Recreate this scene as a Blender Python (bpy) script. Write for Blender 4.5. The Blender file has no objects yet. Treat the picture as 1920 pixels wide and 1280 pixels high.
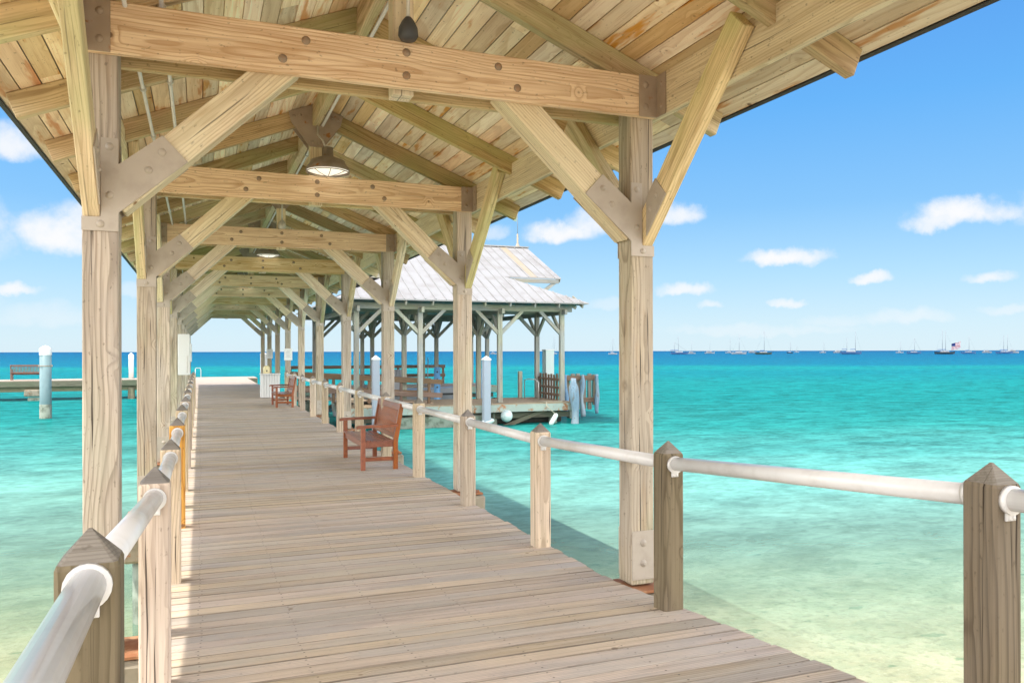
import bpy, bmesh, math, random
from mathutils import Vector, Matrix, Euler, noise as mnoise
R = math.radians
random.seed(7)
scene = bpy.context.scene
COL = scene.collection

# ------------------------------------------------------------------ camera
TH = math.atan(585 / 1500)          # yaw to the right of the pier axis (+Y)
CAMH = 1.71
cam_d = bpy.data.cameras.new('camera')
cam_d.sensor_width = 36.0
cam_d.lens = 28.125
cam_d.shift_y = 18.3 / 1920
cam_d.clip_start = 0.05
cam_d.clip_end = 80000
cam = bpy.data.objects.new('camera', cam_d)
COL.objects.link(cam)
cam.matrix_world = Matrix.Translation((0, 0, CAMH)) @ Matrix.Rotation(-TH, 4, 'Z') @ Matrix.Rotation(R(90), 4, 'X') @ Matrix.Rotation(-0.0020, 4, 'Z')
scene.camera = cam

# ------------------------------------------------------------------ exposure
vs = scene.view_settings
vs.view_transform = 'Standard'
vs.look = 'None'
vs.gamma = 1.0
vs.exposure = 1.4
scene.cycles.max_bounces = 14
scene.cycles.diffuse_bounces = 7
scene.cycles.glossy_bounces = 3
scene.cycles.transparent_max_bounces = 12
scene.cycles.caustics_reflective = False
scene.cycles.caustics_refractive = False

# ------------------------------------------------------------------ sun
SUN_EL, SUN_AZ = 69.6, -90.0        # from the left of the pier (-X)
sd = bpy.data.lights.new('sun', 'SUN')
sd.energy = 2.0
sd.angle = R(0.5)
sd.color = (1.0, 0.95, 0.87)
sun = bpy.data.objects.new('sun', sd)
COL.objects.link(sun)
sv = Vector((-math.cos(R(SUN_EL)), 0.0, math.sin(R(SUN_EL))))
sun.rotation_euler = (-sv).to_track_quat('-Z', 'Y').to_euler()
sun.location = (-20, 0, 60)

# ------------------------------------------------------------------ node helpers
class NT:
    def __init__(self, tree):
        self.t = tree
    def n(self, typ, **kw):
        nd = self.t.nodes.new(typ)
        for k, v in kw.items():
            if k == 'ins':
                for i, x in v.items():
                    self.set(nd, i, x)
            else:
                setattr(nd, k, v)
        return nd
    def set(self, nd, i, x):
        s = nd.inputs[i]
        if isinstance(x, bpy.types.NodeSocket):
            self.t.links.new(x, s)
        else:
            s.default_value = x
    def m(self, op, a, b=None, c=None, clamp=False):
        nd = self.t.nodes.new('ShaderNodeMath')
        nd.operation = op
        nd.use_clamp = clamp
        self.set(nd, 0, a)
        if b is not None: self.set(nd, 1, b)
        if c is not None: self.set(nd, 2, c)
        return nd.outputs[0]
    def v(self, op, a, b=None, out=0):
        nd = self.t.nodes.new('ShaderNodeVectorMath')
        nd.operation = op
        self.set(nd, 0, a)
        if b is not None:
            if op == 'SCALE': self.set(nd, 3, b)
            else: self.set(nd, 1, b)
        return nd.outputs[out]
    def dot(self, a, b):
        return self.v('DOT_PRODUCT', a, b, 1)
    def xyz(self, x, y, z):
        nd = self.t.nodes.new('ShaderNodeCombineXYZ')
        self.set(nd, 0, x); self.set(nd, 1, y); self.set(nd, 2, z)
        return nd.outputs[0]
    def sep(self, v):
        nd = self.t.nodes.new('ShaderNodeSeparateXYZ')
        self.set(nd, 0, v)
        return nd.outputs
    def noise(self, vec, scale=1.0, detail=2.0, rough=0.5, dist=0.0):
        nd = self.t.nodes.new('ShaderNodeTexNoise')
        self.set(nd, 'Vector', vec); self.set(nd, 'Scale', scale); self.set(nd, 'Detail', detail)
        self.set(nd, 'Roughness', rough); self.set(nd, 'Distortion', dist)
        return nd.outputs['Fac']
    def mapr(self, x, a, b, c=0.0, d=1.0, smooth=True):
        nd = self.t.nodes.new('ShaderNodeMapRange')
        nd.interpolation_type = 'SMOOTHSTEP' if smooth else 'LINEAR'
        nd.clamp = True
        self.set(nd, 0, x)
        for i, q in enumerate((a, b, c, d)): self.set(nd, i + 1, q)
        return nd.outputs[0]
    def mix(self, f, a, b, blend='MIX'):
        nd = self.t.nodes.new('ShaderNodeMix')
        nd.data_type = 'RGBA'
        nd.blend_type = blend
        self.set(nd, 0, f)
        self.set(nd, 6, a if isinstance(a, bpy.types.NodeSocket) else (*a[:3], 1))
        self.set(nd, 7, b if isinstance(b, bpy.types.NodeSocket) else (*b[:3], 1))
        return nd.outputs[2]
    def ramp(self, x, stops, interp='LINEAR'):
        nd = self.t.nodes.new('ShaderNodeValToRGB')
        cr = nd.color_ramp
        cr.interpolation = interp
        while len(cr.elements) > 1: cr.elements.remove(cr.elements[-1])
        cr.elements[0].position = stops[0][0]; cr.elements[0].color = (*stops[0][1], 1)
        for p, c in stops[1:]:
            e = cr.elements.new(p); e.color = (*c, 1)
        self.set(nd, 0, x)
        return nd.outputs[0]

def lin(r, g, b):
    f = lambda c: (c / 255 / 12.92) if c / 255 <= 0.04045 else ((c / 255 + 0.055) / 1.055) ** 2.4
    return (f(r), f(g), f(b))

# ------------------------------------------------------------------ world: sky with fair-weather clouds
world = bpy.data.worlds.new('World')
scene.world = world
world.use_nodes = True
wt = world.node_tree
wt.nodes.clear()
W = NT(wt)
sky = W.n('ShaderNodeTexSky')
sky.sky_type = 'NISHITA'
sky.sun_disc = False
sky.sun_elevation = R(SUN_EL)
sky.sun_rotation = R(-90)
sky.air_density = 1.0
sky.dust_density = 0.3
sky.ozone_density = 2.0
wdir = W.n('ShaderNodeTexCoord').outputs['Generated']
ndir = W.v('NORMALIZE', wdir)
# the clear Nishita sky, tinted towards the pale humid sea air low down and the saturated blue above
elev = W.sep(ndir)[2]
SKYS = 0.062
def skyc(r, g, b):
    k = 2.0 ** vs.exposure * SKYS
    return tuple(c_ / k for c_ in lin(r, g, b))
air = W.ramp(elev, [(0.0, skyc(214, 240, 255)), (0.035, skyc(205, 236, 255)), (0.09, skyc(176, 224, 255)), (0.17, skyc(132, 200, 255)), (0.28, skyc(98, 183, 255)), (0.42, skyc(80, 158, 245)), (0.7, skyc(58, 128, 225)), (1.0, skyc(50, 112, 205))])
clear = W.mix(0.85, sky.outputs[0], air)
def pix_dir(px, py):
    u = (px - 960) / 1500; w = (658.3 - py) / 1500
    return Vector((math.sin(TH) + u * math.cos(TH), math.cos(TH) - u * math.sin(TH), w)).normalized()
wn1 = W.noise(ndir, 26.0, 5.0, 0.6)
wn2 = W.noise(W.v('ADD', ndir, (3.1, 1.7, 5.3)), 26.0, 5.0, 0.6)
warp = W.xyz(W.m('MULTIPLY', W.m('SUBTRACT', wn1, 0.5), 0.022), W.m('MULTIPLY', W.m('SUBTRACT', wn2, 0.5), 0.022), W.m('MULTIPLY', W.m('SUBTRACT', wn1, 0.5), 0.03))
wd = W.v('ADD', ndir, warp)
fb = W.noise(ndir, 42.0, 5.0, 0.6)
CLOUDS = [(1050, 440, 68, 25, 1), (1108, 424, 46, 30, .9), (1268, 408, 48, 24, .9), (1812, 405, 88, 28, 1), (1760, 418, 55, 22, .9), (1468, 486, 74, 18, 1), (1285, 545, 52, 13, .85),
          (1335, 571, 24, 9, .6), (1634, 522, 34, 11, .9), (1852, 525, 42, 13, .8), (1475, 570, 34, 10, .8), (1890, 582, 46, 10, .4), (1700, 597, 70, 17, .45), (1560, 605, 60, 12, .25),
          (110, 440, 78, 46, 1), (165, 415, 50, 38, .9), (28, 268, 52, 34, .9), (28, 542, 42, 13, .9), (100, 592, 90, 24, .3), (250, 545, 40, 14, .35), (930, 438, 26, 16, .5), (1140, 572, 40, 12, .3),
          (1420, 620, 160, 12, .3), (640, 600, 160, 16, .3), (2150, 380, 180, 60, 1), (2350, 500, 240, 50, .8), (-260, 420, 220, 80, 1), (-160, 560, 120, 30, .8)]
acc = None
for (px, py, rw, rh, st) in CLOUDS:
    c = pix_dir(px, py)
    r_ = Vector((c.y, -c.x, 0)).normalized()
    u_ = r_.cross(c).normalized()
    k = 1500 / math.sqrt(1500 ** 2 + (px - 960) ** 2)
    a = W.m('MULTIPLY', W.dot(wd, r_), 1500 / (rw * 1.25) / k)
    b0 = W.m('MULTIPLY', W.dot(W.v('SUBTRACT', wd, c), u_), 1500 / (rh * 1.25))
    b = W.m('MULTIPLY', b0, W.m('ADD', 1.0, W.m('MULTIPLY', W.m('LESS_THAN', b0, 0.0), 0.55)))
    f = W.m('SUBTRACT', 1.0, W.m('ADD', W.m('MULTIPLY', a, a), W.m('MULTIPLY', b, b)))
    f = W.m('ADD', f, W.m('MULTIPLY', W.m('SUBTRACT', fb, 0.5), 1.25))
    f = W.mapr(f, -0.05, 1.1, 0.0, st)
    f = W.m('MULTIPLY', f, W.m('GREATER_THAN', W.dot(ndir, c), 0.7))
    acc = f if acc is None else W.m('MAXIMUM', acc, f)
# unseen cumulus added outside this view, brighter than real cloud, to light the walkway
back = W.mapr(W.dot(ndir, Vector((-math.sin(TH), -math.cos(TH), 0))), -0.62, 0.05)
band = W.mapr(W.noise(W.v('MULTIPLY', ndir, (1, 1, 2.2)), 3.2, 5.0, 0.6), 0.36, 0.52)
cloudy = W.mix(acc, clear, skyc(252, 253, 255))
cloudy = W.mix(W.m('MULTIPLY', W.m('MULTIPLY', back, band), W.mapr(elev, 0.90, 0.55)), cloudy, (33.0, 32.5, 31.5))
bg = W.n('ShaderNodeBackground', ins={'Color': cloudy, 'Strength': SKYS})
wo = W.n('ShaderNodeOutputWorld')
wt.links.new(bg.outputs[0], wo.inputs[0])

# ------------------------------------------------------------------ materials
MATS = {}
def newmat(name):
    m = bpy.data.materials.new(name)
    m.use_nodes = True
    m.node_tree.nodes.clear()
    return m, NT(m.node_tree)
def finish(T, col, rough=0.6, bump=None, bstr=0.3, bdist=0.01, metal=0.0, spec=0.4, coat=0.0):
    p = T.n('ShaderNodeBsdfPrincipled')
    T.set(p, 'Base Color', col if isinstance(col, bpy.types.NodeSocket) else (*col, 1))
    T.set(p, 'Roughness', rough)
    T.set(p, 'Metallic', metal)
    T.set(p, 'Specular IOR Level', spec)
    T.set(p, 'Coat Weight', coat)
    if bump is not None:
        b = T.n('ShaderNodeBump', ins={'Strength': bstr, 'Distance': bdist, 'Height': bump})
        T.set(p, 'Normal', b.outputs[0])
    o = T.n('ShaderNodeOutputMaterial')
    T.t.links.new(p.outputs[0], o.inputs[0])
    return p

# grain group: grain runs along X of the incoming vector
gg = bpy.data.node_groups.new('wood_grain', 'ShaderNodeTree')
gg.interface.new_socket('Vector', in_out='INPUT', socket_type='NodeSocketVector')
gg.interface.new_socket('Seed', in_out='INPUT', socket_type='NodeSocketFloat')
gg.interface.new_socket('Freq', in_out='INPUT', socket_type='NodeSocketFloat')
for o_ in ('Ring', 'Fiber', 'Knot', 'Stain', 'Crack', 'Streak'):
    gg.interface.new_socket(o_, in_out='OUTPUT', socket_type='NodeSocketFloat')
G = NT(gg)
gi = G.n('NodeGroupInput'); go = G.n('NodeGroupOutput')
seed = gi.outputs['Seed']
sx = G.m('MULTIPLY', seed, 41.7)
fr1 = G.m('FRACT', G.m('MULTIPLY', seed, 7.31)); fr2 = G.m('FRACT', G.m('MULTIPLY', seed, 13.77)); fr3 = G.m('FRACT', G.m('MULTIPLY', seed, 23.1))
x_, y_, z_ = G.sep(gi.outputs['Vector'])[:3]
co = G.xyz(G.m('ADD', x_, sx), G.m('ADD', y_, G.m('MULTIPLY', fr1, 5.0)), G.m('ADD', z_, G.m('MULTIPLY', fr2, 5.0)))
n1 = G.noise(G.v('MULTIPLY', co, (0.9, 3.0, 3.0)), 1.0, 2.0)
n2 = G.noise(G.v('ADD', G.v('MULTIPLY', co, (0.9, 3.0, 3.0)), (7.7, 3.3, 1.1)), 1.0, 2.0)
vor = G.n('ShaderNodeTexVoronoi', feature='F1', ins={'Vector': co, 'Scale': 3.6, 'Randomness': 1.0})
kd = vor.outputs['Distance']
kr = G.sep(vor.outputs['Color'])[0]
ksel = G.m('GREATER_THAN', kr, 0.62)
kn = G.m('MULTIPLY', ksel, G.mapr(kd, 0.05, 0.085, 1.0, 0.0))
kwarp = G.m('MULTIPLY', ksel, G.mapr(kd, 0.0, 0.3, 0.035, 0.0))
yy = G.m('ADD', G.m('ADD', y_, G.m('MULTIPLY', G.m('SUBTRACT', n1, 0.5), 0.11)), G.m('MULTIPLY', G.m('SUBTRACT', fr1, 0.5), 0.22))
yy = G.m('ADD', yy, G.m('MULTIPLY', x_, G.m('MULTIPLY', G.m('SUBTRACT', fr3, 0.5), 0.05)))
zz = G.m('ADD', G.m('ADD', z_, G.m('MULTIPLY', G.m('SUBTRACT', n2, 0.5), 0.11)), G.m('MULTIPLY', G.m('SUBTRACT', fr2, 0.5), 0.22))
rr = G.m('SQRT', G.m('ADD', G.m('MULTIPLY', yy, yy), G.m('MULTIPLY', zz, zz)))
rr = G.m('ADD', rr, kwarp)
ph = G.m('FRACT', G.m('MULTIPLY', rr, gi.outputs['Freq']))
ring = G.m('MULTIPLY', G.mapr(ph, 0.42, 0.90), G.mapr(ph, 0.9, 1.0, 1.0, 0.0))
fib = G.noise(G.v('MULTIPLY', co, (2.5, 90.0, 90.0)), 1.0, 3.0, 0.6)
st1 = G.noise(G.v('MULTIPLY', co, (0.7, 2.2, 2.2)), 1.0, 3.0, 0.55)
streak = G.noise(G.v('MULTIPLY', G.v('ADD', co, (2.2, 9.1, 4.4)), (0.8, 16.0, 16.0)), 1.0, 2.0, 0.5)
def check_line(c_, off, sh):
    xs_ = G.m('ADD', G.m('MULTIPLY', x_, 1.0), G.m('ADD', sx, sh))
    wob = G.m('MULTIPLY', G.m('SUBTRACT', G.noise(G.xyz(G.m('MULTIPLY', xs_, 1.3), sh, 0.0), 1.0, 2.0), 0.5), 0.035)
    dist = G.m('ABSOLUTE', G.m('SUBTRACT', G.m('SUBTRACT', c_, off), wob))
    wid = G.m('MULTIPLY', G.mapr(G.noise(G.xyz(G.m('MULTIPLY', xs_, 1.6), 0.0, sh), 1.0, 1.0), 0.47, 0.66), 0.0048)
    return G.mapr(dist, G.m('MULTIPLY', wid, 0.45), G.m('ADD', wid, 0.0004), 1.0, 0.0)
nrm_ = G.sep(G.n('ShaderNodeTexCoord').outputs['Normal'])
oky = G.m('LESS_THAN', G.m('ABSOLUTE', nrm_[1]), 0.6); okz = G.m('LESS_THAN', G.m('ABSOLUTE', nrm_[2]), 0.6)
crk = G.m('MAXIMUM', check_line(y_, G.m('MULTIPLY', G.m('SUBTRACT', fr1, 0.5), 0.09), 3.3), 0.0)
crk = G.m('MAXIMUM', G.m('MULTIPLY', crk, oky), G.m('MULTIPLY', okz, check_line(z_, G.m('MULTIPLY', G.m('SUBTRACT', fr2, 0.5), 0.09), 8.1)))
crk = G.m('MAXIMUM', crk, G.m('MULTIPLY', oky, check_line(y_, G.m('MULTIPLY', G.m('SUBTRACT', fr3, 0.5), 0.12), 14.7)))
for nm_, s_ in (('Ring', ring), ('Fiber', fib), ('Knot', kn), ('Stain', st1), ('Crack', crk), ('Streak', streak)):
    gg.links.new(s_, go.inputs[nm_])

def wood(name, light, dark, tint, tint_amt=0.5, stain=(0.42, 0.25, 0.10), stain_amt=0.0, freq=55, crack=0.6, rough=0.75,
         coat=0.0, attr=False, axis='X', ringamt=0.55, var=0.25, nails=False, knot=(0.16, 0.075, 0.03), grey=None, grey_amt=0.0, alt=None, alt_amt=0.0):
    m, T = newmat(name)
    tc = T.n('ShaderNodeTexCoord').outputs['Object']
    if axis == 'Y':
        a = T.sep(tc); vec = T.xyz(a[1], a[0], a[2])
    elif axis == 'Z':
        a = T.sep(tc); vec = T.xyz(a[2], a[0], a[1])
    else:
        vec = tc
    rnd = T.n('ShaderNodeObjectInfo').outputs['Random']
    if attr:
        rnd = T.n('ShaderNodeAttribute', attribute_name='rnd').outputs['Fac']
    g = T.n('ShaderNodeGroup', node_tree=gg)
    T.set(g, 'Vector', vec); T.set(g, 'Seed', rnd); T.set(g, 'Freq', freq)
    o = g.outputs
    c = T.mix(T.m('MULTIPLY', o['Ring'], ringamt), light, dark)
    c = T.mix(T.mapr(o['Streak'], 0.45, 0.68, 0.0, 0.65), c, T.mix(0.65, c, dark))
    c = T.mix(T.mapr(o['Fiber'], 0.47, 0.70, 0.0, 0.6), c, T.mix(0.8, c, dark))
    c = T.mix(T.m('MULTIPLY', T.mapr(o['Stain'], 0.45, 0.65), tint_amt), c, T.mix(0.75, c, tint, 'MIX'))
    if grey:
        c = T.mix(T.m('MULTIPLY', T.mapr(o['Stain'], 0.56, 0.40), grey_amt), c, T.mix(0.7, c, grey))
    if stain_amt:
        st = T.m('MULTIPLY', T.mapr(T.noise(T.v('ADD', T.v('MULTIPLY', vec, (1.3, 9, 9)), T.xyz(T.m('MULTIPLY', rnd, 33.0), 0.0, T.m('MULTIPLY', rnd, 11.0))), 1.0, 3.0, 0.6), 0.56, 0.68), stain_amt)
        c = T.mix(st, c, stain)
    spk = T.noise(T.v('ADD', T.v('MULTIPLY', vec, (0.55, 1.0, 1.0)), T.xyz(T.m('MULTIPLY', rnd, 61.0), 0.0, 0.0)), 46.0, 2.0, 0.6)
    c = T.mix(T.mapr(spk, 0.64, 0.74, 0.0, 0.55), c, T.mix(0.75, c, (0.06, 0.045, 0.03)))
    c = T.mix(T.m('MULTIPLY', o['Knot'], 0.85), c, knot)
    c = T.mix(T.m('MULTIPLY', o['Crack'], crack), c, (0.03, 0.02, 0.013))
    r2 = T.m('FRACT', T.m('MULTIPLY', rnd, 57.13))
    r3 = T.m('FRACT', T.m('MULTIPLY', rnd, 91.7))
    if alt:
        c = T.mix(T.m('MULTIPLY', T.mapr(T.m('FRACT', T.m('MULTIPLY', rnd, 131.3)), 0.55, 0.95), alt_amt), c, T.mix(1.0, c, alt, 'MULTIPLY'))
    val = T.m('ADD', 1.0 - var * 0.6, T.m('MULTIPLY', r2, var * 1.2))
    hsv = T.n('ShaderNodeHueSaturation', ins={'Hue': T.m('ADD', 0.492, T.m('MULTIPLY', r3, 0.016)), 'Saturation': T.m('ADD', 0.85, T.m('MULTIPLY', r3, 0.3)), 'Value': val, 'Fac': 1.0, 'Color': c})
    c = hsv.outputs[0]
    if nails:
        ps = T.sep(tc)
        def dots(xoff):
            fx = T.m('SUBTRACT', T.m('FRACT', T.m('ADD', T.m('DIVIDE', T.m('ADD', ps[0], xoff), 0.535), 0.5)), 0.5)
            return T.m('MULTIPLY', fx, 0.535)
        jx = T.m('MULTIPLY', T.m('SUBTRACT', r2, 0.5), 0.03)
        dx = dots(jx)
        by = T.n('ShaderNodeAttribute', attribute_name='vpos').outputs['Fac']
        dy = T.m('SUBTRACT', T.m('ABSOLUTE', T.m('ADD', by, T.m('MULTIPLY', T.m('SUBTRACT', r3, 0.5), 0.02))), 0.04)
        dd = T.m('SQRT', T.m('ADD', T.m('MULTIPLY', dx, dx), T.m('MULTIPLY', dy, dy)))
        c = T.mix(T.mapr(dd, 0.004, 0.008, 0.85, 0.0), c, (0.04, 0.03, 0.025))
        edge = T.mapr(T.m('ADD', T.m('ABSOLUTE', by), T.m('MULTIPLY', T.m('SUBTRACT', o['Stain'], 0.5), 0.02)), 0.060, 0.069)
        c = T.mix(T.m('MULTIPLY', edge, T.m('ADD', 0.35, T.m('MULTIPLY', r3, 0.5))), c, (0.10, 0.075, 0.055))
    hgt = T.m('SUBTRACT', T.m('ADD', T.m('MULTIPLY', o['Ring'], 0.35), T.m('MULTIPLY', o['Fiber'], 0.8)), T.m('MULTIPLY', o['Crack'], 2.0))
    finish(T, c, rough, hgt, 0.5 if not coat else 0.15, 0.004, spec=0.25 if not coat else 0.6, coat=coat)
    MATS[name] = m
    return m

wood('tie_wood', (0.93, 0.73, 0.50), (0.52, 0.29, 0.13), (0.76, 0.60, 0.39), 0.35, freq=60, crack=0.25, ringamt=0.6, var=0.16, stain=(0.5, 0.26, 0.08), stain_amt=0.35)
wood('brace_wood', (0.88, 0.76, 0.57), (0.46, 0.33, 0.19), (0.70, 0.645, 0.46), 0.6, freq=52, crack=0.6, ringamt=0.55, grey=(0.56, 0.50, 0.40), grey_amt=0.4, var=0.16, stain=(0.45, 0.25, 0.1), stain_amt=0.25)
wood('green_wood', (0.72, 0.58, 0.36), (0.38, 0.27, 0.13), (0.44, 0.47, 0.21), 0.75, freq=60, crack=0.4, ringamt=0.45, var=0.3, stain=(0.30, 0.19, 0.08), stain_amt=0.4)
wood('rafter_wood', (0.54, 0.41, 0.25), (0.27, 0.175, 0.085), (0.36, 0.37, 0.17), 0.7, freq=55, crack=0.4, ringamt=0.55, var=0.35, stain=(0.24, 0.15, 0.07), stain_amt=0.5)
wood('post_wood', (0.55, 0.455, 0.345), (0.16, 0.112, 0.07), (0.42, 0.41, 0.30), 0.6, freq=46, crack=0.9, ringamt=0.62, var=0.22, stain=(0.36, 0.22, 0.11), stain_amt=0.25, grey=(0.40, 0.355, 0.30), grey_amt=0.75)
wood('railpost_wood', (0.62, 0.49, 0.36), (0.24, 0.16, 0.10), (0.42, 0.37, 0.26), 0.5, freq=48, crack=0.9, ringamt=0.55, var=0.28, grey=(0.45, 0.38, 0.31), grey_amt=0.6)
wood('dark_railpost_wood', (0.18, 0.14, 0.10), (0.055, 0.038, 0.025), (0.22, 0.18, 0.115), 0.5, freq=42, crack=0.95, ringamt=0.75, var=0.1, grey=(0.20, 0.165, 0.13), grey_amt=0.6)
wood('end_grain', (0.24, 0.21, 0.18), (0.10, 0.085, 0.07), (0.17, 0.155, 0.13), 0.5, freq=130, crack=0.4, ringamt=0.35, var=0.1, axis='Y')
wood('yellow_wood', (0.68, 0.36, 0.055), (0.40, 0.17, 0.02), (0.60, 0.33, 0.06), 0.3, freq=50, crack=0.3, ringamt=0.9, var=0.05)
wood('soffit_wood', (0.96, 0.83, 0.67), (0.60, 0.41, 0.25), (0.84, 0.775, 0.61), 0.5, alt=(0.88, 0.73, 0.54), alt_amt=0.9, grey=(0.66, 0.58, 0.47), grey_amt=0.5, stain=(0.60, 0.29, 0.09), stain_amt=0.9, freq=34, crack=0.0, ringamt=0.5, var=0.38, attr=True, axis='Y')
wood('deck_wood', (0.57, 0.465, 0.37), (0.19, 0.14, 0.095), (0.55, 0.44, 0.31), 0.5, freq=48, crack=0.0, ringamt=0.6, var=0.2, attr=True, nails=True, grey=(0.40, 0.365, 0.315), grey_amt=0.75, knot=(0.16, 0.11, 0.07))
wood('dock_wood', (0.40, 0.31, 0.22), (0.33, 0.22, 0.13), (0.42, 0.36, 0.24), 0.5, freq=30, crack=0.4, var=0.25)
wood('shade_wood', (0.13, 0.12, 0.09), (0.06, 0.055, 0.04), (0.08, 0.11, 0.07), 0.6, freq=30, crack=0.3, var=0.2)
wood('weathered_picket', (0.20, 0.175, 0.135), (0.09, 0.07, 0.05), (0.22, 0.24, 0.24), 0.6, freq=30, crack=0.5, var=0.4)
wood('ramp_wood', (0.19, 0.125, 0.085), (0.09, 0.055, 0.035), (0.17, 0.125, 0.09), 0.4, freq=30, crack=0.3, var=0.2)
wood('pavilion_wood', (0.36, 0.325, 0.26), (0.18, 0.15, 0.11), (0.28, 0.33, 0.25), 0.7, freq=30, crack=0.5, var=0.22, grey=(0.24, 0.28, 0.29), grey_amt=0.75)
wood('teak', (0.29, 0.082, 0.03), (0.13, 0.032, 0.012), (0.22, 0.062, 0.025), 0.4, freq=60, crack=0.0, rough=0.3, ringamt=0.4, var=0.2, knot=(0.15, 0.04, 0.015), coat=0.25)
wood('oldteak', (0.22, 0.12, 0.09), (0.12, 0.065, 0.05), (0.2, 0.12, 0.1), 0.4, freq=60, crack=0.0, rough=0.6, var=0.1)
wood('blue_timber', (0.16, 0.26, 0.36), (0.075, 0.12, 0.17), (0.29, 0.34, 0.36), 0.8, freq=30, crack=0.8, var=0.35, stain=(0.14, 0.12, 0.085), stain_amt=0.9, axis='Z')
wood('pier_timber', (0.19, 0.18, 0.12), (0.10, 0.09, 0.06), (0.11, 0.145, 0.08), 0.7, freq=30, crack=0.4, var=0.15)

def plain(name, col, rough=0.5, metal=0.0, mottle=0.15, mcol=None, mscale=6.0, rust=0.0, bump=0.0, coat=0.0, spec=0.5):
    m, T = newmat(name)
    tc = T.n('ShaderNodeTexCoord').outputs['Object']
    rnd = T.n('ShaderNodeObjectInfo').outputs['Random']
    vec = T.v('ADD', tc, T.xyz(T.m('MULTIPLY', rnd, 31.0), T.m('MULTIPLY', rnd, 17.0), 0.0))
    nn = T.noise(vec, mscale, 4.0, 0.6)
    mc = mcol or tuple(x * 0.6 for x in col)
    c = T.mix(T.mapr(nn, 0.42, 0.72, 0.0, mottle), col, mc)
    if rust:
        rn = T.noise(T.v('ADD', vec, (5.5, 2.2, 8.1)), mscale * 1.3, 5.0, 0.65)
        c = T.mix(T.mapr(rn, 0.62 - rust * 0.2, 0.70 - rust * 0.1), c, T.mix(nn, (0.42, 0.17, 0.04), (0.2, 0.07, 0.03)))
    finish(T, c, rough, nn if bump else None, bump, 0.01, metal, spec, coat)
    MATS[name] = m
    return m
plain('steel_paint', (0.41, 0.355, 0.295), 0.45, 0.0, 0.5, (0.30, 0.25, 0.2), 8, bump=0.15)
plain('dark_steel', (0.37, 0.295, 0.235), 0.45, 0.0, 0.4, (0.24, 0.17, 0.12), 6, rust=0.05)
plain('bolt_steel', (0.30, 0.235, 0.18), 0.5, 0.2, 0.6, (0.40, 0.2, 0.08), 30)
plain('white_paint', (0.70, 0.685, 0.67), 0.25, 0.0, 0.45, (0.52, 0.50, 0.47), 5, coat=0.2)
plain('white_matte', (0.66, 0.655, 0.64), 0.5, 0.0, 0.2, (0.6, 0.6, 0.58), 5)
plain('conduit', (0.60, 0.58, 0.54), 0.35, 0.3, 0.3, (0.4, 0.38, 0.34), 12)
plain('lamp_metal', (0.30, 0.26, 0.22), 0.5, 0.2, 0.6, (0.2, 0.16, 0.12), 10, rust=0.12)
plain('box_grey', (0.06, 0.065, 0.075), 0.5, 0.0, 0.3)
plain('concrete', (0.30, 0.255, 0.19), 0.85, 0.0, 0.8, (0.13, 0.11, 0.07), 5, rust=0.25, bump=0.5)
plain('rusty', (0.30, 0.12, 0.05), 0.8, 0.0, 0.8, (0.5, 0.3, 0.16), 7, bump=0.4)
plain('void_shade', (0.05, 0.05, 0.042), 0.9, 0.0, 0.9, (0.015, 0.02, 0.015), 3, bump=0.4)  # near-black colour painting the shade of the void below the dock
plain('algae_concrete', (0.22, 0.26, 0.21), 0.85, 0.0, 0.9, (0.07, 0.09, 0.06), 4, bump=0.5)
plain('roof_metal', (0.30, 0.295, 0.29), 0.55, 0.0, 0.8, (0.235, 0.22, 0.205), 1.2, spec=0.2)
plain('roof_rust', (0.34, 0.27, 0.185), 0.55, 0.0, 0.6, (0.32, 0.29, 0.25), 2.0)
plain('pile_white', (0.30, 0.33, 0.385), 0.5, 0.0, 0.5, (0.30, 0.36, 0.44), 3)
plain('pile_blue', (0.09, 0.25, 0.46), 0.5, 0.0, 0.4, (0.18, 0.36, 0.55), 4)
plain('pile_cyan', (0.17, 0.26, 0.275), 0.5, 0.0, 0.6, (0.11, 0.18, 0.19), 2)
plain('fascia_white', (0.29, 0.34, 0.30), 0.7, 0.0, 0.6, (0.40, 0.46, 0.38), 2, rust=0.45)
plain('green_fascia', (0.22, 0.31, 0.25), 0.7, 0.0, 0.6, (0.2, 0.28, 0.2), 2)
plain('dark_edge', (0.045, 0.035, 0.03), 0.6)
plain('fender_white', (0.50, 0.57, 0.55), 0.35, 0.0, 0.4, (0.45, 0.62, 0.54), 3)
plain('hull_white', (0.30, 0.31, 0.33), 0.35)
plain('hull_dark', (0.03, 0.04, 0.05), 0.3)
plain('hull_blue', (0.06, 0.12, 0.25), 0.3)
plain('hull_green', (0.05, 0.07, 0.055), 0.3)
plain('hull_red', (0.25, 0.04, 0.03), 0.4)
plain('mast_grey', (0.20, 0.22, 0.25), 0.4)
plain('canvas_blue', (0.05, 0.10, 0.28), 0.8)
plain('window_dark', (0.02, 0.03, 0.04), 0.15)
plain('paper', (0.75, 0.75, 0.72), 0.6, 0.0, 0.1)
plain('ink', (0.12, 0.14, 0.2), 0.7)
plain('cream', (0.72, 0.62, 0.36), 0.5)
plain('black', (0.02, 0.02, 0.02), 0.6)
plain('rope', (0.45, 0.40, 0.30), 0.9)
plain('grey_board', (0.32, 0.34, 0.37), 0.7, 0.0, 0.4)
def emat(name, col, strength):
    m, T = newmat(name)
    p = finish(T, col, 0.4)
    T.set(p, 'Emission Color', (*col, 1)); T.set(p, 'Emission Strength', strength)
    MATS[name] = m
emat('lamp_glass', (0.95, 0.9, 0.8), 0.30)

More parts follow.
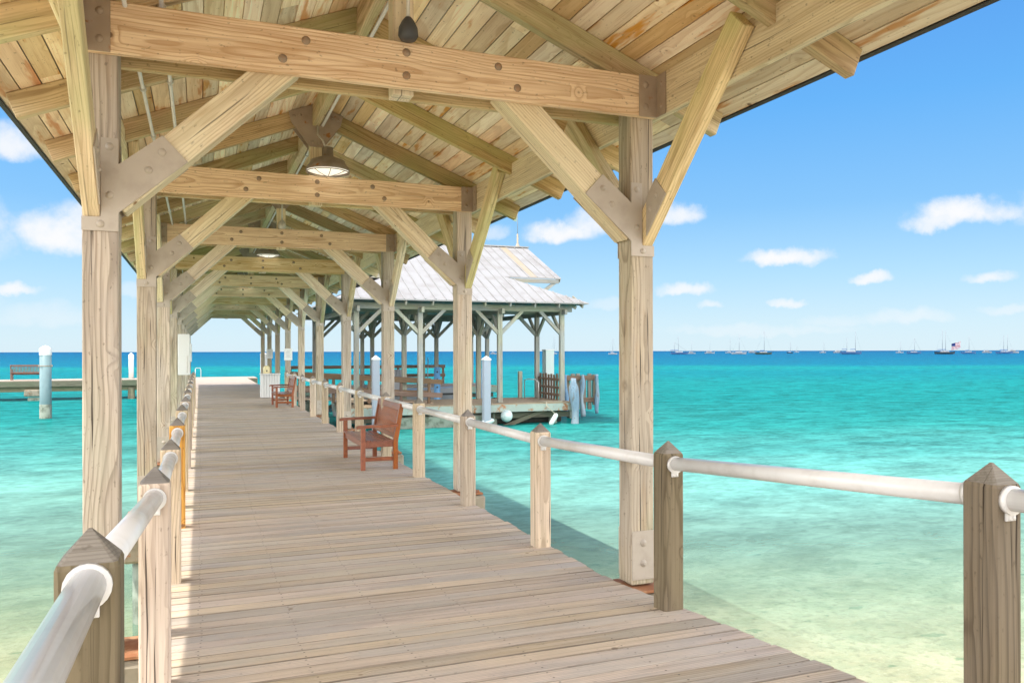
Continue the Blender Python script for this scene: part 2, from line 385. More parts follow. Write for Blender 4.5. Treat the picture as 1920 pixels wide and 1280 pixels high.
# flag: stripes and canton
m, T = newmat('flag_cloth')
uv = T.n('ShaderNodeTexCoord').outputs['Generated']
fx, fy, fz = T.sep(uv)[:3]
stripe = T.m('GREATER_THAN', T.m('FRACT', T.m('MULTIPLY', fz, 6.5)), 0.5)
c = T.mix(stripe, (0.55, 0.04, 0.06), (0.8, 0.8, 0.8))
c = T.mix(T.m('MULTIPLY', T.m('LESS_THAN', fx, 0.42), T.m('GREATER_THAN', fz, 0.46)), c, (0.03, 0.05, 0.22))
finish(T, c, 0.8); MATS['flag_cloth'] = m

# ------------------------------------------------------------------ sea floor, beach, water
m, T = newmat('sand')
pos = T.n('ShaderNodeNewGeometry').outputs['Position']
sn = T.noise(pos, 0.6, 5.0, 0.6); sn2 = T.noise(pos, 9.0, 4.0, 0.65); sn3 = T.noise(T.v('MULTIPLY', pos, (1, 1, 0)), 28.0, 3.0, 0.6)
c = T.mix(T.mapr(sn, 0.38, 0.66), (0.66, 0.55, 0.37), (0.54, 0.44, 0.28))
c = T.mix(T.mapr(sn2, 0.48, 0.66, 0.0, 0.5), c, (0.36, 0.29, 0.18))
c = T.mix(T.mapr(sn3, 0.55, 0.75, 0.0, 0.55), c, (0.80, 0.74, 0.60))
grass = T.m('MULTIPLY', T.mapr(T.noise(T.v('MULTIPLY', pos, (1.0, 1.6, 1)), 1.9, 3.0, 0.55), 0.64, 0.69), T.mapr(T.noise(pos, 0.35, 1.0), 0.48, 0.56))
c = T.mix(T.m('MULTIPLY', grass, 0.6), c, (0.16, 0.24, 0.12))
finish(T, c, 0.9, sn2, 0.5, 0.03); MATS['sand'] = m

m, T = newmat('sea_water')
pos = T.n('ShaderNodeNewGeometry').outputs['Position']
px_, py_, pz_ = T.sep(pos)[:3]
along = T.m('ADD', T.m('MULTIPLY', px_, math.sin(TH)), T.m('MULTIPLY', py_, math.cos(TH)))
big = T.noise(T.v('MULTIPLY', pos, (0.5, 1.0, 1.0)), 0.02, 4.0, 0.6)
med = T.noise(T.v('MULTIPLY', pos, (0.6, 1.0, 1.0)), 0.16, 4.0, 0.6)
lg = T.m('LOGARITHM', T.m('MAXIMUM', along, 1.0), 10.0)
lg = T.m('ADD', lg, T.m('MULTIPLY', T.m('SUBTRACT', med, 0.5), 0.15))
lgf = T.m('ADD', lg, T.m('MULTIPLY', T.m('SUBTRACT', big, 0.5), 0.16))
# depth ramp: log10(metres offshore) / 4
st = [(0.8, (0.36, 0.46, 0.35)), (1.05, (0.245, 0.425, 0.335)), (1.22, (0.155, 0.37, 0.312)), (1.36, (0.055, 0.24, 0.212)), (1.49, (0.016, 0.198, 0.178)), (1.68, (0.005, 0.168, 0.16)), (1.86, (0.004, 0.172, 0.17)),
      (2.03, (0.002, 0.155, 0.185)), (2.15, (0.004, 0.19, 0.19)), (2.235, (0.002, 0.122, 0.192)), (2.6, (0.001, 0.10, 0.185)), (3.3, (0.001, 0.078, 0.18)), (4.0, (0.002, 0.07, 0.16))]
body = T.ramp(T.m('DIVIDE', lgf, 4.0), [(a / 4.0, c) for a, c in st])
wv = T.v('MULTIPLY', pos, (0.62, 1.0, 1.0))
h1 = T.noise(wv, 1.1, 4.0, 0.6, 0.4); h2 = T.noise(wv, 5.5, 4.0, 0.65, 0.6); h3 = T.noise(wv, 0.22, 3.0, 0.55)
hgt = T.m('ADD', T.m('ADD', T.m('MULTIPLY', h1, 0.22), T.m('MULTIPLY', h2, 0.06)), T.m('MULTIPLY', h3, 0.6))
bmp = T.n('ShaderNodeBump', ins={'Strength': 0.55, 'Distance': 0.5, 'Height': hgt})
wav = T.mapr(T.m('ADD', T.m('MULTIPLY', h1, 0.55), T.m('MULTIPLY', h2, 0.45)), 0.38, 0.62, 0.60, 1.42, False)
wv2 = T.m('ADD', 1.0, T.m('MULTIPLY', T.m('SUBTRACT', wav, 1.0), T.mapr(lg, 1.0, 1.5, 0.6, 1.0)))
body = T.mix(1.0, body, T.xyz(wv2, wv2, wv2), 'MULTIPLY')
dif0 = T.n('ShaderNodeBsdfDiffuse', ins={'Color': body, 'Roughness': 0.0})
sss = T.n('ShaderNodeBsdfPrincipled', subsurface_method='BURLEY', ins={'Base Color': body, 'Roughness': 1.0, 'Specular IOR Level': 0.0, 'Subsurface Weight': 1.0, 'Subsurface Radius': (1.0, 1.0, 1.0), 'Subsurface Scale': 1.6})
trn = T.n('ShaderNodeBsdfTransparent', ins={'Color': T.mix(T.mapr(wav, 0.7, 1.3), T.mix(T.mapr(lg, 0.7, 1.2), (0.84, 0.90, 0.84), (0.62, 0.85, 0.78)), T.mix(T.mapr(lg, 0.7, 1.2), (1.0, 1.0, 0.96), (0.80, 1.0, 0.93)))})  # wave part of the tint paints in caustic-like light and dark
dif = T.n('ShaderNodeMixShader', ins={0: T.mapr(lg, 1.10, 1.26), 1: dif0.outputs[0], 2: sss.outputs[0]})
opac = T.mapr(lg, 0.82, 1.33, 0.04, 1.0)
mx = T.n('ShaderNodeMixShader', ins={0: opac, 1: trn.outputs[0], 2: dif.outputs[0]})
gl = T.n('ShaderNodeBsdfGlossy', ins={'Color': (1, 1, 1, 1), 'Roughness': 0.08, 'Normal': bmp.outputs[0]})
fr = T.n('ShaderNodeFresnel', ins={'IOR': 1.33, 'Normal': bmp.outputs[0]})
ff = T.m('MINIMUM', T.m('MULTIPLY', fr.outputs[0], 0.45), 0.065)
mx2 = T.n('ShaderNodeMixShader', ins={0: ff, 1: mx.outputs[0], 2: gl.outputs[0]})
o = T.n('ShaderNodeOutputMaterial')
T.t.links.new(mx2.outputs[0], o.inputs[0])
MATS['sea_water'] = m

# ------------------------------------------------------------------ object helpers
def link(o, parent=None):
    COL.objects.link(o)
    if parent is not None:
        o.parent = parent
    return o
def thing(name, label, cat, loc=(0, 0, 0), rz=0.0, group=None):
    o = bpy.data.objects.new(name, None)
    COL.objects.link(o)
    o.empty_display_size = 0.2
    o.location = loc
    o.rotation_euler = (0, 0, rz)
    tag(o, label, cat, group)
    return o
def tag(o, label, cat, group=None):
    o['label'] = label; o['category'] = cat
    if group: o['group'] = group
    return o
def place(o, parent, mw):
    """world matrix mw; parent is an un-scaled empty or mesh whose own world matrix is stored in 'mw' cache"""
    if parent is None:
        o.matrix_world = mw
    else:
        o.parent = parent
        o.matrix_parent_inverse = Matrix.Identity(4)
        o.matrix_local = wmat(parent).inverted() @ mw
    return o
def wmat(o):
    m_ = o.matrix_basis.copy()
    while o.parent is not None:
        o = o.parent
        m_ = o.matrix_basis @ m_
    return m_
def mesh_from_bm(name, bm, mat, smooth=False):
    me = bpy.data.meshes.new(name)
    bm.normal_update()
    bm.to_mesh(me)
    bm.free()
    for mm in (mat if isinstance(mat, (list, tuple)) else [mat]):
        me.materials.append(MATS[mm])
    if smooth:
        for p in me.polygons: p.use_smooth = True
    return me
def obj(name, bm, mat, parent=None, mw=None, smooth=False):
    o = bpy.data.objects.new(name, mesh_from_bm(name, bm, mat, smooth))
    COL.objects.link(o)
    place(o, parent, mw or Matrix.Identity(4))
    return o
def wobj(name, bm, mat, parent=None, smooth=False):
    """bm given in world coordinates: recentre on its own middle"""
    c = Vector((0, 0, 0))
    n = max(1, len(bm.verts))
    for v in bm.verts: c += v.co
    c /= n
    bmesh.ops.translate(bm, verts=bm.verts, vec=-c)
    return obj(name, bm, mat, parent, Matrix.Translation(c), smooth)
def add_box(bm, c, s, rot=None, bev=0.0, mi=0):
    r = bmesh.ops.create_cube(bm, size=1.0)
    vs_ = r['verts']
    M = Matrix.Translation(c) @ (rot.to_4x4() if rot is not None else Matrix.Identity(4)) @ Matrix.Diagonal((s[0], s[1], s[2], 1))
    bmesh.ops.transform(bm, matrix=M, verts=vs_)
    fs = set(f for v in vs_ for f in v.link_faces)
    for f in fs: f.material_index = mi
    if bev > 0:
        es = list(set(e for v in vs_ for e in v.link_edges))
        rb = bmesh.ops.bevel(bm, geom=es, offset=bev, segments=1, affect='EDGES')
        for f in rb['faces']: f.material_index = mi
    return vs_
def frame_of(p0, p1, up=Vector((0, 0, 1))):
    p0 = Vector(p0); p1 = Vector(p1)
    x = (p1 - p0).normalized()
    if abs(x.dot(up)) > 0.999: up = Vector((0, 1, 0))
    y = up.cross(x).normalized()
    z = x.cross(y)
    M = Matrix((x, y, z)).transposed().to_4x4()
    M.translation = (p0 + p1) / 2
    return M, (p1 - p0).length
BEAMS = {}
def beam(name, p0, p1, w, h, mat, parent=None, bev=0.006, up=Vector((0, 0, 1))):
    M, L = frame_of(p0, p1, up)
    key = (round(L, 3), w, h, mat, bev, name)
    me = BEAMS.get(key)
    if me is None:
        bm = bmesh.new()
        add_box(bm, (0, 0, 0), (L, w, h), None, bev)
        me = mesh_from_bm(name, bm, mat)
        BEAMS[key] = me
    o = bpy.data.objects.new(name, me)
    COL.objects.link(o)
    return place(o, parent, M)
def add_tube(bm, pts, r, n=10, caps=True):
    pts = [Vector(p) for p in pts]
    rings = []
    for i, p in enumerate(pts):
        d = (pts[min(i + 1, len(pts) - 1)] - pts[max(i - 1, 0)]).normalized()
        up = Vector((0, 0, 1)) if abs(d.z) < 0.95 else Vector((1, 0, 0))
        a = d.cross(up).normalized(); b = d.cross(a)
        rr_ = r[i] if isinstance(r, (list, tuple)) else r
        rings.append([bm.verts.new(p + rr_ * (math.cos(2 * math.pi * k / n) * a + math.sin(2 * math.pi * k / n) * b)) for k in range(n)])
    for i in range(len(rings) - 1):
        for k in range(n):
            f = bm.faces.new((rings[i][k], rings[i + 1][k], rings[i + 1][(k + 1) % n], rings[i][(k + 1) % n]))
            f.smooth = True
    if caps:
        bm.faces.new(rings[0]); bm.faces.new(list(reversed(rings[-1])))
    return rings
def add_lathe(bm, prof, c=(0, 0, 0), n=24, closed=True):
    rings = []
    c = Vector(c)
    for (r, z) in prof:
        if r < 1e-5:
            rings.append([bm.verts.new(c + Vector((0, 0, z)))])
        else:
            rings.append([bm.verts.new(c + Vector((r * math.cos(2 * math.pi * k / n), r * math.sin(2 * math.pi * k / n), z))) for k in range(n)])
    for i in range(len(rings) - 1):
        A, B = rings[i], rings[i + 1]
        for k in range(n):
            a0, a1 = A[k % len(A)], A[(k + 1) % len(A)]
            b0, b1 = B[k % len(B)], B[(k + 1) % len(B)]
            vs_ = []
            for q in (a0, a1, b1, b0):
                if q not in vs_: vs_.append(q)
            if len(vs_) >= 3:
                f = bm.faces.new(vs_); f.smooth = True
def add_prism(bm, poly, d0, d1, mapf):
    """poly: list of 2-D points; mapf(u, v, d) -> world"""
    a = [bm.verts.new(mapf(u, v, d0)) for u, v in poly]
    b = [bm.verts.new(mapf(u, v, d1)) for u, v in poly]
    n = len(poly)
    bm.faces.new(a); bm.faces.new(list(reversed(b)))
    for i in range(n):
        bm.faces.new((a[i], b[i], b[(i + 1) % n], a[(i + 1) % n]))
    bmesh.ops.recalc_face_normals(bm, faces=bm.faces)
def add_bolt(bm, p, nrm, r=0.014, h=0.011):
    nrm = Vector(nrm).normalized()
    p = Vector(p)
    add_tube(bm, [p - nrm * 0.004, p + nrm * 0.003, p + nrm * 0.004, p + nrm * h], [r * 1.7, r * 1.6, r, r * 0.55], 10)

WATER_Z = -1.2
def deck_z(y):
    return min(0.30, 0.073 * max(0.0, 5.35 - y))

# ------------------------------------------------------------------ the setting
def struct(o):
    o['kind'] = 'structure'
    return o
bm = bmesh.new()
S = 40000
v = [bm.verts.new(q) for q in ((-S, -3.2, WATER_Z), (S, -3.2, WATER_Z), (S, S, WATER_Z), (-S, S, WATER_Z))]
bm.faces.new(v)
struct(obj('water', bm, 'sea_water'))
# sea floor and beach as one sheet
bm = bmesh.new()
ys = [-400, -60, -25, -12, -7, -5, -4, -3, -2, -1, 0, 1, 2, 3, 4, 5, 6, 7, 8, 9, 10, 12, 14, 17, 20, 25, 30, 40, 55, 80, 150, 400]
xs = [-400, -120, -60, -40, -30, -24, -18, -14, -11, -9, -7, -5, -4, -3, -2, -1, 0, 1, 2, 3, 4, 5, 6, 7, 8, 9, 10, 11, 12, 13, 14, 16, 18, 21, 25, 30, 40, 60, 120, 400]
def bed(x, y):
    if y < -1.5: z = -1.2 + min(1.4, (-1.5 - y) * 0.12)
    else: z = -1.2 - 0.055 * (y + 1.5) - 0.0005 * max(0, y) ** 2
    return max(z, -6) + 0.05 * mnoise.noise(Vector((x * 0.35, y * 0.35, 0.3)))
grid = [[bm.verts.new((x, y, bed(x, y))) for x in xs] for y in ys]
for j in range(len(ys) - 1):
    for i in range(len(xs) - 1):
        f = bm.faces.new((grid[j][i], grid[j][i + 1], grid[j + 1][i + 1], grid[j + 1][i])); f.smooth = True
struct(obj('sea_floor', bm, 'sand'))

# boardwalk: one sheet of planks
def plank_mesh(rows, th, ch=0.005):
    """rows: (x0, x1, ya, za, yb, zb) plank from ya to yb running along X"""
    bm = bmesh.new()
    la = bm.loops.layers.float.new('rnd')
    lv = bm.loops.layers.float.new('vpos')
    for (x0, x1, ya, za, yb, zb) in rows:
        rv = random.random()
        prof = [(ya, za - th), (ya, za - ch), (ya + ch, za), (yb - ch, zb), (yb, zb - ch), (yb, zb - th)]
        A = [bm.verts.new((x0, y, z)) for y, z in prof]
        B = [bm.verts.new((x1, y, z)) for y, z in prof]
        fs = [bm.faces.new(list(reversed(A))), bm.faces.new(B)]
        for i in range(6):
            fs.append(bm.faces.new((A[i], A[(i + 1) % 6], B[(i + 1) % 6], B[i])))
        mid = (ya + yb) / 2
        for f in fs:
            for l in f.loops:
                l[la] = rv
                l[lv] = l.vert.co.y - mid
    bmesh.ops.recalc_face_normals(bm, faces=bm.faces)
    return bm
XL, XR = -0.275, 2.865
rows = []
y = -6.0
while y < 55.0:
    w = 0.140
    j = random.uniform(-0.0015, 0.0015)
    gap = random.choice((0.005, 0.006, 0.008, 0.012, 0.014))
    rows.append((XL + random.uniform(-0.008, 0.008), XR + random.uniform(-0.012, 0.012), y, deck_z(y) + j, y + w, deck_z(y + w) + j))
    y += w + gap
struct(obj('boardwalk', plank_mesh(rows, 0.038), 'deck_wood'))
# T-head at the seaward end (path runs left, along X)
rows = []
y = 55.06
while y < 58.0:
    rows.append((-70, 3.5, y, 0.0, y + 0.14, 0.0)); y += 0.147
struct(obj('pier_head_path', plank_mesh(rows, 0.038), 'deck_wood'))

# ------------------------------------------------------------------ covered walkway
FY = [1.003 + 4.267 * k for k in range(11)]          # frames; k=1 is the first one in view
PXL, PXR = -0.536, 3.056
CX = 1.26
def soffit(x): return 4.59 - 0.40 * abs(x - CX)
ROOF0, ROOF1 = -0.45, 44.55
EAVE = 2.60
walk = thing('covered_walkway', 'long open timber roof on pairs of braced posts over the grey boardwalk', 'covered walkway', (CX, FY[1], 0))
for k, fy in enumerate(FY):
    for s, px in ((-1, PXL), (1, PXR)):
        post = beam('post', (px, fy, -0.02 + (deck_z(fy) if k == 0 else 0)), (px, fy, 3.62), 0.19, 0.19, 'post_wood', walk, 0.008)
        # knee brace across
        xi = px - s * 0.06
        p0 = Vector((xi, fy, 2.595)); p1 = Vector((px - s * 1.07, fy, 3.55))
        br = beam('knee_brace', p0, p1, 0.183, 0.195, 'brace_wood', walk)
        # gusset plate on the shore side of post and brace
        d = Vector((p1.x - p0.x, 0, p1.z - p0.z)).normalized(); nn = Vector((-d.z, 0, d.x))
        if nn.z < 0: nn = -nn
        ine = px - s * 0.096; out = px + s * 0.096
        lo = p0 - nn * 0.1; hi = p0 + nn * 0.1
        e0 = p0 + d * 0.47
        cr = [(out, 2.41), (ine, 2.41), (ine - s * 0.0, 2.52), ((e0 - nn * 0.101).x, (e0 - nn * 0.101).z), ((e0 + nn * 0.101).x, (e0 + nn * 0.101).z),
              (ine, 2.80), (ine, 2.95), (px - s * 0.005, 2.95), (px - s * 0.005, 2.49), (out, 2.49)]
        for fs_ in (-1, 1):
            if fs_ == 1 and k > 4: continue
            yb = fy + fs_ * 0.096
            bm = bmesh.new()
            add_prism(bm, cr, yb, yb + fs_ * 0.009, lambda u, v_, dd: Vector((u, dd, v_)))
            for (bx, bz) in ((px - s * 0.05, 2.9), (px, 2.45), ((p0 + d * 0.27).x, (p0 + d * 0.27).z), ((p0 + d * 0.40 + nn * 0.03).x, (p0 + d * 0.40 + nn * 0.03).z), (px - s * 0.05, 2.62)):
                add_bolt(bm, (bx, yb + fs_ * 0.009, bz), (0, fs_, 0))
            wobj('gusset_plate', bm, 'steel_paint', br)
        # base plate on the post foot
        for fs_ in (-1, 1):
            if k == 0: continue
            bm = bmesh.new()
            add_box(bm, (px, fy + fs_ * 0.1005, 0.20), (0.186, 0.009, 0.36), None, 0.002)
            for bz in (0.14, 0.29):
                add_bolt(bm, (px, fy + fs_ * 0.105, bz), (0, fs_, 0), 0.017, 0.022)
            wobj('foot_plate', bm, 'steel_paint', post)
        # braces along the eave girder
        gx = px + s * 0.046
        for yd in (-1, 1):
            if k == 0 and yd == -1: continue
            q0 = Vector((gx, fy + yd * 0.0, 2.46 - 0.0 + 0.07)); q1 = Vector((gx, fy + yd * 1.215, 3.745))
            if k == len(FY) - 1 and yd == 1: q1 = Vector((gx, fy + 0.75, 3.28))
            lb = beam('girder_brace', q0, q1, 0.088, 0.19, 'green_wood' if (k + (yd > 0)) % 3 or k == 2 else 'brace_wood', walk)
            if k < 6:
                dd_ = (q1 - q0).normalized(); n2_ = Vector((0, -dd_.z * yd, abs(dd_.y)))
                n2_ = Vector((0, yd * -dd_.z, dd_.y * yd)).normalized()
                if n2_.z < 0: n2_ = -n2_
                a0 = q0 + dd_ * 0.13; a1 = q0 + dd_ * 0.5
                bm = bmesh.new()
                poly = [(a0 - n2_ * 0.097), (a1 - n2_ * 0.097), (a1 + n2_ * 0.097), (a0 + n2_ * 0.097 + dd_ * 0.2)]
                xf = gx - s * 0.0445
                add_prism(bm, [(p.y, p.z) for p in poly], xf, xf - s * 0.008, lambda u, v_, dd: Vector((dd, u, v_)))
                for t_ in (0.30, 0.42):
                    p = q0 + dd_ * t_
                    add_bolt(bm, (xf - s * 0.008, p.y, p.z), (-s, 0, 0))
                wobj('gusset_plate', bm, 'steel_paint', lb)
    # twin tie beams
    for fs_ in (-1, 1):
        yb = fy + fs_ * (0.097 + 0.0275)
        tb = beam('tie_beam', (PXL - 0.092, yb, 3.58), (PXR + 0.092, yb, 3.58), 0.055, 0.30, 'tie_wood' if fs_ < 0 else 'green_wood', walk, 0.007)
        if fs_ < 0:
            for bx, bz in ((0.62, 3.65), (0.48, 3.52), (1.26, 3.66), (1.26, 3.51), (1.90, 3.65), (2.04, 3.52)):
                if k > 6 or k == 0: continue
                bm = bmesh.new()
                add_bolt(bm, (bx, yb - 0.0275, bz), (0, -1, 0), 0.017, 0.012)
                wobj('bolt', bm, 'bolt_steel', tb)
            for s, px in ((-1, PXL), (1, PXR)):
                xe = px + s * 0.09
                bm = bmesh.new()
                add_box(bm, (xe - s * 0.075, yb - 0.0325, 3.58), (0.15, 0.008, 0.305), None, 0.002)
                add_box(bm, (xe - s * 0.002, yb - 0.0285 - 0.065, 3.58), (0.008, 0.125, 0.305), None, 0.002)
                for bz in (3.50, 3.66):
                    add_bolt(bm, (xe - s * 0.095, yb - 0.0365, bz), (0, -1, 0))
                    add_bolt(bm, (xe - s * 0.006, yb - 0.1, bz), (-s, 0, 0), 0.01)
                wobj('angle_bracket', bm, 'dark_steel', tb)
    kp = beam('king_post', (CX, fy, 3.405), (CX, fy, 4.56), 0.14, 0.14, 'brace_wood', walk)
    for fs_ in (-1, 1):
        if fs_ == 1 and k > 3: continue
        bm = bmesh.new()
        yb = fy + fs_ * 0.072
        gpoly = [(CX - 0.31, 4.46), (CX - 0.02, 4.575), (CX + 0.02, 4.575), (CX + 0.31, 4.46), (CX + 0.28, 4.34), (CX + 0.075, 4.08), (CX - 0.075, 4.08), (CX - 0.28, 4.34)]
        add_prism(bm, gpoly, yb, yb + fs_ * 0.007, lambda u, v_, dd: Vector((u, dd, v_)))
        for bx, bz in ((-0.25, 4.41), (-0.18, 4.43), (0.25, 4.41), (0.18, 4.43), (0.04, 4.13), (-0.04, 4.13)):
            add_bolt(bm, (CX + bx, yb + fs_ * 0.007, bz), (0, fs_, 0), 0.012, 0.01)
        wobj('gusset_plate', bm, 'dark_steel', kp)
# rafters, three to a bay
for j in range(0, 31):
    ry = FY[0] + 4.267 / 3 * j
    if ry > 44.0: break
    for s in (-1, 1):
        dz = 0.40; L = 2.55
        sl = Vector((s, 0, -dz)).normalized(); nr = Vector((s * dz, 0, 1)).normalized()
        a = Vector((CX + s * 0.045, ry, soffit(CX + 0.045))) - nr * 0.0945
        b = Vector((CX + s * L, ry, soffit(CX + L))) - nr * 0.0945
        ln = (b - a)
        beam('rafter', a, a + ln * (1 + random.uniform(-0.004, 0.008)), 0.075, 0.185, 'rafter_wood' if random.random() < 0.75 else 'green_wood', walk, 0.005, up=nr)
for s, px in ((-1, PXL), (1, PXR)):
    gx = px + s * (0.095 + 0.031)
    beam('eave_girder', (gx, ROOF0 + 0.1, 3.59), (gx, ROOF1 - 0.1, 3.59), 0.06, 0.315, 'brace_wood', walk)
beam('ridge_beam', (CX, ROOF0 + 0.1, 4.44), (CX, ROOF1 - 0.1, 4.44), 0.085, 0.235, 'rafter_wood', walk)
# soffit boards and metal sheet on each slope
for s in (-1, 1):
    nr = Vector((s * 0.40, 0, 1)).normalized()
    sl = Vector((s, 0, -0.40)).normalized()
    bm = bmesh.new()
    la = bm.loops.layers.float.new('rnd')
    total = EAVE * math.sqrt(1 + 0.40 ** 2)
    w = total / 19
    for i in range(19):
        t0 = i * w + 0.0045; t1 = (i + 1) * w - 0.0045
        y = ROOF0 - random.uniform(0, 3)
        while y < ROOF1:
            y1 = min(y + random.choice((3.6, 4.27, 4.88, 4.88)), ROOF1)
            ya = max(y, ROOF0)
            if y1 > ya + 0.05:
                rv = random.random()
                base = Vector((CX, 0, 4.59))
                vv = []
                for t in (t0, t1):
                    for yy_ in (ya + 0.001, y1 - 0.001):
                        for h_ in (0.0, 0.02):
                            vv.append(bm.verts.new(base + sl * t + nr * h_ + Vector((0, yy_, 0))))
                idx = [(0, 1, 3, 2), (4, 6, 7, 5), (0, 4, 5, 1), (2, 3, 7, 6), (0, 2, 6, 4), (1, 5, 7, 3)]
                for q in idx:
                    f = bm.faces.new([vv[e] for e in q])
                    for l in f.loops: l[la] = rv
            y = y1
    bmesh.ops.recalc_face_normals(bm, faces=bm.faces)
    obj('soffit', bm, 'soffit_wood', walk)
    bm = bmesh.new()
    base = Vector((CX, 0, 4.59))
    a0 = base + nr * 0.024 - sl * 0.0; a1 = base + nr * 0.024 + sl * (total + 0.05)
    def sheet(a0, a1, th):
        vv = []
        for p in (a0, a1):
            for yy_ in (ROOF0 - 0.05, ROOF1 + 0.05):
                for h_ in (0.0, th):
                    vv.append(bm.verts.new(p + nr * h_ + Vector((0, yy_, 0))))
        for q in [(0, 1, 3, 2), (4, 6, 7, 5), (0, 4, 5, 1), (2, 3, 7, 6), (0, 2, 6, 4), (1, 5, 7, 3)]:
            bm.faces.new([vv[e] for e in q])
    sheet(a0, a1, 0.03)
    bmesh.ops.recalc_face_normals(bm, faces=bm.faces)
    rs = wobj('roof_sheet', bm, 'roof_metal', walk)
    bm = bmesh.new()
    pe = base + sl * (total + 0.012) + nr * 0.002
    sheet(pe, pe + sl * 0.03, 0.021)
    bmesh.ops.recalc_face_normals(bm, faces=bm.faces)
    wobj('drip_edge', bm, 'dark_edge', rs)
# conduits under the rafters and along the ridge
for cxp, czp, cr_ in ((-0.40, soffit(-0.40) - 0.215, 0.014), (-0.21, soffit(-0.21) - 0.215, 0.014), (CX + 0.075, 4.335, 0.016)):
    bm = bmesh.new()
    add_tube(bm, [(cxp, -0.3, czp), (cxp, 44.0, czp)], cr_, 8)
    yq = 1.0
    while yq < 44:
        add_tube(bm, [(cxp, yq - 0.025, czp), (cxp, yq + 0.025, czp)], cr_ * 1.7, 8)
        yq += 1.4223
    wobj('conduit', bm, 'conduit', walk)

# ------------------------------------------------------------------ lamps and junction boxes on the king posts
def make_lamp(fy, label):
    t = thing('pendant_lamp', label, 'lamp', (CX + 0.10, fy - 0.28, 3.76), 0, 'barn lamps under the ridge')
    L = Matrix.Translation((CX + 0.10, fy - 0.28, 3.76))
    bm = bmesh.new()
    add_lathe(bm, [(0.245, 0.0), (0.25, 0.012), (0.225, 0.06), (0.20, 0.075), (0.19, 0.12), (0.11, 0.15), (0.065, 0.17), (0.062, 0.27), (0.03, 0.275), (0.0, 0.276)], n=32)
    add_lathe(bm, [(0.243, 0.002), (0.19, 0.11), (0.1, 0.14), (0, 0.142)], n=32)
    obj('lamp_shade', bm, 'lamp_metal', t, L)
    bm = bmesh.new()
    add_lathe(bm, [(0.0, -0.035), (0.1, -0.028), (0.18, -0.006), (0.232, 0.012), (0.2, 0.03), (0, 0.05)], n=32)
    obj('lens', bm, 'lamp_glass', t, L)
    bm = bmesh.new()
    ring_ = [(0.24 * math.cos(a * math.pi / 12), 0.24 * math.sin(a * math.pi / 12), -0.012) for a in range(25)]
    add_tube(bm, ring_, 0.005, 6)
    for a in range(4):
        ca, sa = math.cos(a * math.pi / 4), math.sin(a * math.pi / 4)
        add_tube(bm, [(0.24 * q * ca, 0.24 * q * sa, -0.012 - 0.045 * (1 - q * q)) for q in (-1, -0.6, -0.2, 0.2, 0.6, 1)], 0.004, 5)
    obj('wire_guard', bm, 'lamp_metal', t, L)
    bm = bmesh.new()
    add_tube(bm, [(-0.02, 0.0, 0.26), (-0.05, 0.03, 0.36), (-0.09, 0.16, 0.45), (-0.09, 0.18, 0.6), (-0.03, 0.24, 0.63)], 0.011, 8)
    obj('stem', bm, 'conduit', t, L)
for k, lb in ((2, 'rusty barn lamp with white lens under the ridge, nearest the viewer'), (4, 'rusty barn lamp with white lens, second from the viewer'), (6, 'small rusty barn lamp in the middle of the walkway roof, third from the viewer'),
              (8, 'barn lamp farthest along the walkway roof')):
    make_lamp(FY[k], lb)
for k, lb in ((1, 'dark round junction box hanging on the nearest king post'), (3, 'grey round junction box on the third king post along the roof')):
    t = thing('junction_box', lb, 'electrical box', (CX + 0.0, FY[k] - 0.2, 3.72), 0, 'junction boxes on king posts')
    L = Matrix.Translation((CX + 0.0, FY[k] - 0.2, 3.72))
    bm = bmesh.new()
    add_lathe(bm, [(0.0, 0.0), (0.05, 0.005), (0.065, 0.03), (0.062, 0.08), (0.04, 0.125), (0.02, 0.15), (0.0, 0.155)], n=20)
    obj('housing', bm, 'box_grey' if k == 1 else 'conduit', t, L)
    bm = bmesh.new()
    add_tube(bm, [(0, 0, 0.14), (0, 0, 0.45), (0.02, 0.1, 0.62)], 0.012, 8)
    obj('conduit', bm, 'conduit', t, L)

# ------------------------------------------------------------------ railings
RY = [-0.05, 2.17, 4.40, 6.47, 8.50, 10.65, 12.70, 15.05, 17.25, 19.45, 21.7, 24.0, 26.2, 28.4]
def rail_post_mesh(bm, x, y, z0, h, w=0.142, rz=0.0):
    a = w / 2; c = 0.011; top = h - 0.085
    pr = [(-a + c, -a), (a - c, -a), (a, -a + c), (a, a - c), (a - c, a), (-a + c, a), (-a, a - c), (-a, -a + c)]
    # local X runs up the post so the grain does too
    def P(u, v_, q): return Vector((q, u, v_))
    A = [bm.verts.new(P(u, v_, 0)) for u, v_ in pr]; B = [bm.verts.new(P(u, v_, top)) for u, v_ in pr]
    C_ = [bm.verts.new(P(u * 0.93, v_ * 0.93, top + 0.012)) for u, v_ in pr]
    tip = [bm.verts.new(P(u * 0.06, v_ * 0.06, h)) for u, v_ in pr]
    for q0, q1 in ((A, B), (B, C_), (C_, tip)):
        for i in range(8):
            bm.faces.new((q0[i], q1[i], q1[(i + 1) % 8], q0[(i + 1) % 8]))
    bm.faces.new(A); bm.faces.new(tip)
    for f in bm.faces:
        if min(v_.co.x for v_ in f.verts) > top + 0.005: f.material_index = 1
    bmesh.ops.recalc_face_normals(bm, faces=bm.faces)
UPM = Matrix(((0, 1, 0, 0), (0, 0, 1, 0), (1, 0, 0, 0), (0, 0, 0, 1)))     # local X -> world Z
